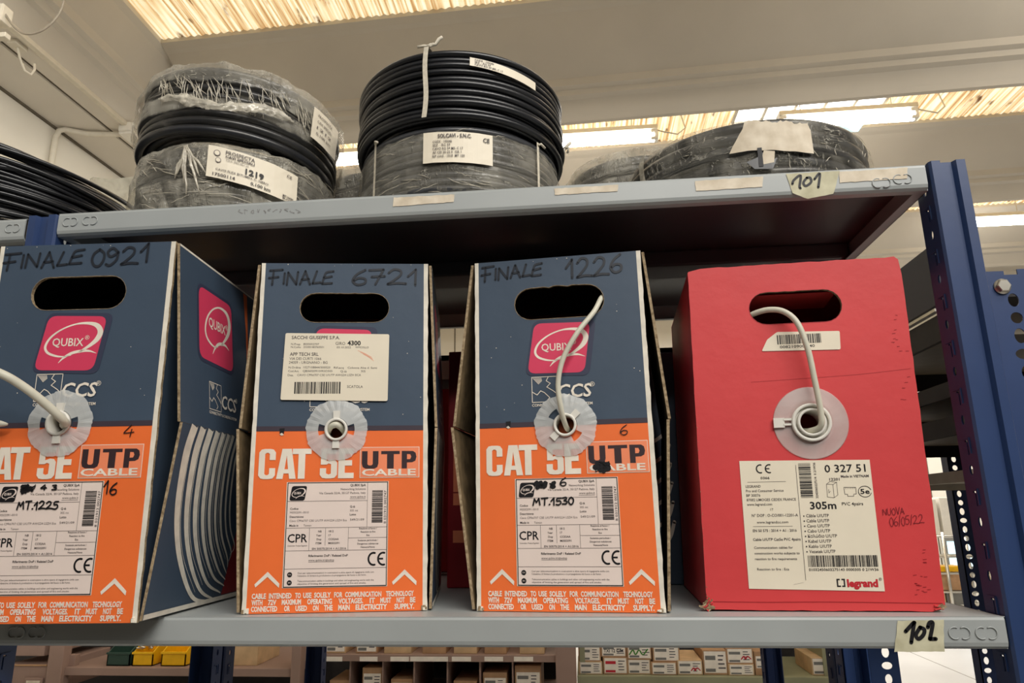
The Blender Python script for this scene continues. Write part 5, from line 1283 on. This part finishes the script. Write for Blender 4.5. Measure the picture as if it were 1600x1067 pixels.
def small_box(px0, px1, py0, py1, Y, base, label, style=0, mm=carton, dep=.22, group='small cartons on the far racks'):
    a = atY(px0, py1, Y); b = atY(px1, py0, Y); w, h = b.x-a.x, max(.02, b.z-base)
    e_ = empty('carton', (a.x, Y, base+.0004), 0, label, 'box', group); mb = MB(); mb.box(0, w, 0, dep, 0, h, mm, .002); mb.build('carton_body', e_)
    if style:
        mb = MB(); F = lambda u, v, l=0: (w*u, -.0005-.0002*l, h*v)
        v0, v1 = (.08, .95) if style != 4 else (.3, .8)
        rect(mb, F, .06, .95, v0, v1, white, 0); rect(mb, F, .1, .52, v0+(v1-v0)*.6, v0+(v1-v0)*.8, {3: redlogo}.get(style, label_grey), 1); rect(mb, F, .1, .5, v0+.04, v0+(v1-v0)*.2, {3: redlogo}.get(style, label_grey), 1)
        rnd = random.Random(int(px0))
        for k in range(4): rect(mb, F, .62, rnd.uniform(.78, .92), v0+(v1-v0)*(.2+.19*k), v0+(v1-v0)*(.26+.19*k), dark_ink, 1)
        if style == 2: stroke(mb, F, [(.55, .3), (.65, .5), (.7, .3), (.78, .5), (.9, .32)], .05, redlogo, 2)
        if style == 5: stroke(mb, F, [(.1, .3), (.25, .6), (.35, .3), (.5, .6), (.65, .3), (.85, .65)], .06, green_ink, 2)
        if style == 6: text(mb, lambda u, v, l=0: F(u, v, l), 'TXI 12 C/M', .12, .35, .25, marker, w=.76, off=.02, layer=2)
        mb.build('carton_label', e_)
    return b.z
# tan pigeonhole rack in the middle
mr = empty('storage_rack', (0, 0, 0), 0, 'tan pigeonhole rack seen below the middle of the shelf', 'storage rack')
zt = atY(690, 1023, YB).z; zt2 = atY(690, 1034, YB).z; xa2 = atY(500, 1030, YB).x; xb2 = atY(870, 1030, YB).x
mb = MB(); mb.box(xa2, xb2, YB, YB+.4, zt2, zt, tan_paint, .002); mb.build('shelf', mr)
mb = MB(); mb.box(xa2, xb2, YB, YB+.4, ZS-.62, ZS-.60, tan_paint, .002); mb.build('shelf', mr)
mb = MB(); mb.box(xa2-.09, xb2+.0, YB+.42, YB+.44, 0, ZS+.1, dark_m); mb.build('back_panel', mr)
for px in (547, 598, 647, 699, 750, 801):
    a = atY(px, 1050, YB+.03); mb = MB(); mb.box(a.x-.003, a.x+.003, YB+.03, YB+.4, ZS-.60, zt2, tan_paint); mb.build('divider', mr)
vpost(mr, 868, 900, YB-.02, tan_paint)
mb = MB()
for px0, px1 in ((505, 535), (562, 590), (610, 639), (641, 700), (706, 736), (757, 786), (803, 833)):
    a = atY(px0, 1033, YB-.0005); b = atY(px1, 1026, YB-.0005); s = MB(); s.box(a.x, b.x, YB-.002, YB-.0003, a.z, b.z, white); s.build('shelf_label', mr)
for i, (a, b, st_) in enumerate(((508, 541, 1), (556, 590, 1), (600, 643, 4), (660, 697, 4), (709, 745, 4), (757, 791, 4), (812, 850, 4))):
    small_box(a, b, 985, 1022, YB+.02, zt, 'small carton on the tan shelf edge, %s' % ('leftmost behind the blue post', 'second from the left', 'widest, third from the left', 'fourth from the left', 'fifth from the left', 'sixth from the left', 'rightmost beside the tan upright')[i], st_, carton if i % 2 else carton2)
for i, (a, b, y, st_) in enumerate(((562, 597, 1043, 1), (608, 645, 1061, 1), (510, 546, 1063, 0), (708, 745, 1064, 1), (755, 792, 1051, 1), (806, 845, 1040, 1))):
    small_box(a, b, y, 1180, YB+.04, ZS-.5996, 'carton in the pigeonholes, %s' % ('tall label stack in the second hole', 'pale top in the third hole', 'low brown one in the first hole', 'low one in the fifth hole', 'labelled one in the sixth hole', 'tallest one by the tan upright')[i], 4 if st_ else 0, carton, .2)
# olive rack at the right
orr = empty('storage_rack', (0, 0, 0), 0, 'olive metal rack of small labelled cartons, below the shelf at right', 'storage rack')
zo = atY(1100, 1057, YB).z; zo2 = atY(1100, 1072, YB).z; xa3 = atY(902, 1060, YB).x; xb3 = atY(1305, 1060, YB).x
mb = MB(); mb.box(xa3, xb3, YB, YB+.4, zo2, zo, olive_paint, .003); mb.build('shelf', orr)
mb = MB(); mb.box(xa3+.03, xb3+.12, YB+.45, YB+.47, 0, ZS+.1, dark_m); mb.build('back_panel', orr)
for x_ in (xa3+.012, xb3-.03):
    mb = MB(); mb.box(x_, x_+.02, YB+.02, YB+.4, 0, ZS+.1, olive_paint); mb.build('side_panel', orr)
low = [(905, 941, 1034, 1), (943, 980, 1027, 3), (981, 1016, 1030, 1), (1018, 1057, 1035, 1), (1059, 1097, 1032, 2), (1100, 1135, 1016, 1), (1139, 1178, 1038, 1), (1181, 1216, 1018, 4), (1270, 1303, 1028, 1)]
tops = {}
pl_low = ('leftmost of the bottom row', 'the one with a red striped label', 'third of the bottom row', 'fourth of the bottom row', 'the one with red scribble', 'tall one right of the gap', 'under another carton near the blue post', 'next to the blue post', 'alone right of the blue post')
for i, (a, b, y, st_) in enumerate(low):
    tops[i] = small_box(a, b, y, 1057, YB+.02+.004*(i % 3), zo, 'small carton on the olive shelf, %s' % pl_low[i], st_, carton if i % 2 else carton2)
for i, (a, b, y, st_, u) in enumerate(((904, 938, 1010, 1, 0), (939, 978, 1006, 6, 1), (980, 1017, 1006, 5, 2), (1020, 1061, 1008, 1, 3), (1135, 1176, 1013, 2, 6))):
    small_box(a, b, y, 1030, YB+.025+.004*(i % 2), tops[u], 'small carton of the upper row, %s' % ('leftmost above the first carton', 'marked by hand with black letters', 'with green scribble', 'fourth, tilted label', 'rightmost, with red scribble')[i], st_)
o = small_box(360, 405, 985, 1035, YB+.05, z1, 'plain light carton right of the dark blue post', 0, carton2)

# --- far right: wire trolley with parcels, seen between the red box and the post
wt = empty('wire_rack', (0, 0, 0), 0, 'grey wire rack standing far back between red box and post', 'wire rack')
YW = 8.6; mb = MB()
zt_ = [atY(1470, y, YW).z for y in (838, 870, 896, 925, 948)]
xw0, xw1 = atY(1395, 880, YW).x, atY(1545, 880, YW).x
for z in zt_:
    s = MB(); s.tube([(xw0, YW, z), (xw1, YW, z)], .014, steel, 6); s.tube([(xw0, YW+.45, z), (xw1, YW+.45, z)], .009, steel, 6)
    for k in range(14): x = xw0+(xw1-xw0)*k/13; s.tube([(x, YW, z), (x, YW+.45, z)], .008, steel, 5)
    s.build('wire_shelf', wt)
for x in (atY(1474, 850, YW).x, xw0, xw1):
    for yy in (YW, YW+.45):
        s = MB(); s.tube([(x, yy, 0), (x, yy, zt_[0]+.05)], .02, steel, 8); s.build('wire_post', wt)
def parcel(px0, px1, py1, h, zi, m, label, dy=.06):
    a = atY(px0, py1, YW+dy); b = atY(px1, py1, YW+dy); s = MB(); s.box(0, b.x-a.x, 0, .3, 0, h*1.8, m, .01); o_ = s.build('parcel'); o_.location = (a.x, YW+dy, zt_[zi]+.0145); tag(o_, label, 'parcel')
parcel(1456, 1471, 838, .24, 0, wallwhite, 'white carton on the top of the wire rack next to the red box'); parcel(1476, 1496, 838, .25, 0, plastic_w, 'white parcel on the top of the wire rack beside the slotted angle')
parcel(1465, 1510, 896, .035, 2, yellow_p, 'flat yellow folder on the wire rack'); parcel(1463, 1512, 925, .1, 3, carton, 'brown cardboard parcel on the wire rack'); parcel(1482, 1512, 948, .09, 4, label_grey, 'grey wrapped parcel low on the wire rack'); parcel(1462, 1480, 948, .09, 4, carton2, 'crumpled light brown parcel low on the wire rack')
# windows in the far wall
def far_window(n, px0, px1, py0, py1, m):
    a = atY(px0, py1, 10.95); b = atY(px1, py0, 10.95); s = MB(); s.box(a.x, b.x, 10.95, 10.98, a.z, b.z, m); t = .05
    for x0, x1_, z0_, z1_ in ((a.x-t, b.x+t, a.z-t, a.z), (a.x-t, b.x+t, b.z, b.z+t), (a.x-t, a.x, a.z, b.z), (b.x, b.x+t, a.z, b.z)): s.box(x0, x1_, 10.93, 10.98, z0_, z1_, label_grey)
    structure('window_%d' % n, s)
far_window(6, 1457, 1477, 677, 695, sky_m); far_window(7, 1484, 1520, 845, 885, sky_b); far_window(8, 1560, 1600, 640, 700, sky_m)
s = MB(); a = atY(1380, 704, 10.96); b = atY(1560, 704, 10.96); s.box(a.x, b.x, 10.96, 10.99, a.z-.03, a.z+.02, navy); structure('trim_2', s)

bpy.data.objects.remove(_to); bpy.data.curves.remove(_tc)
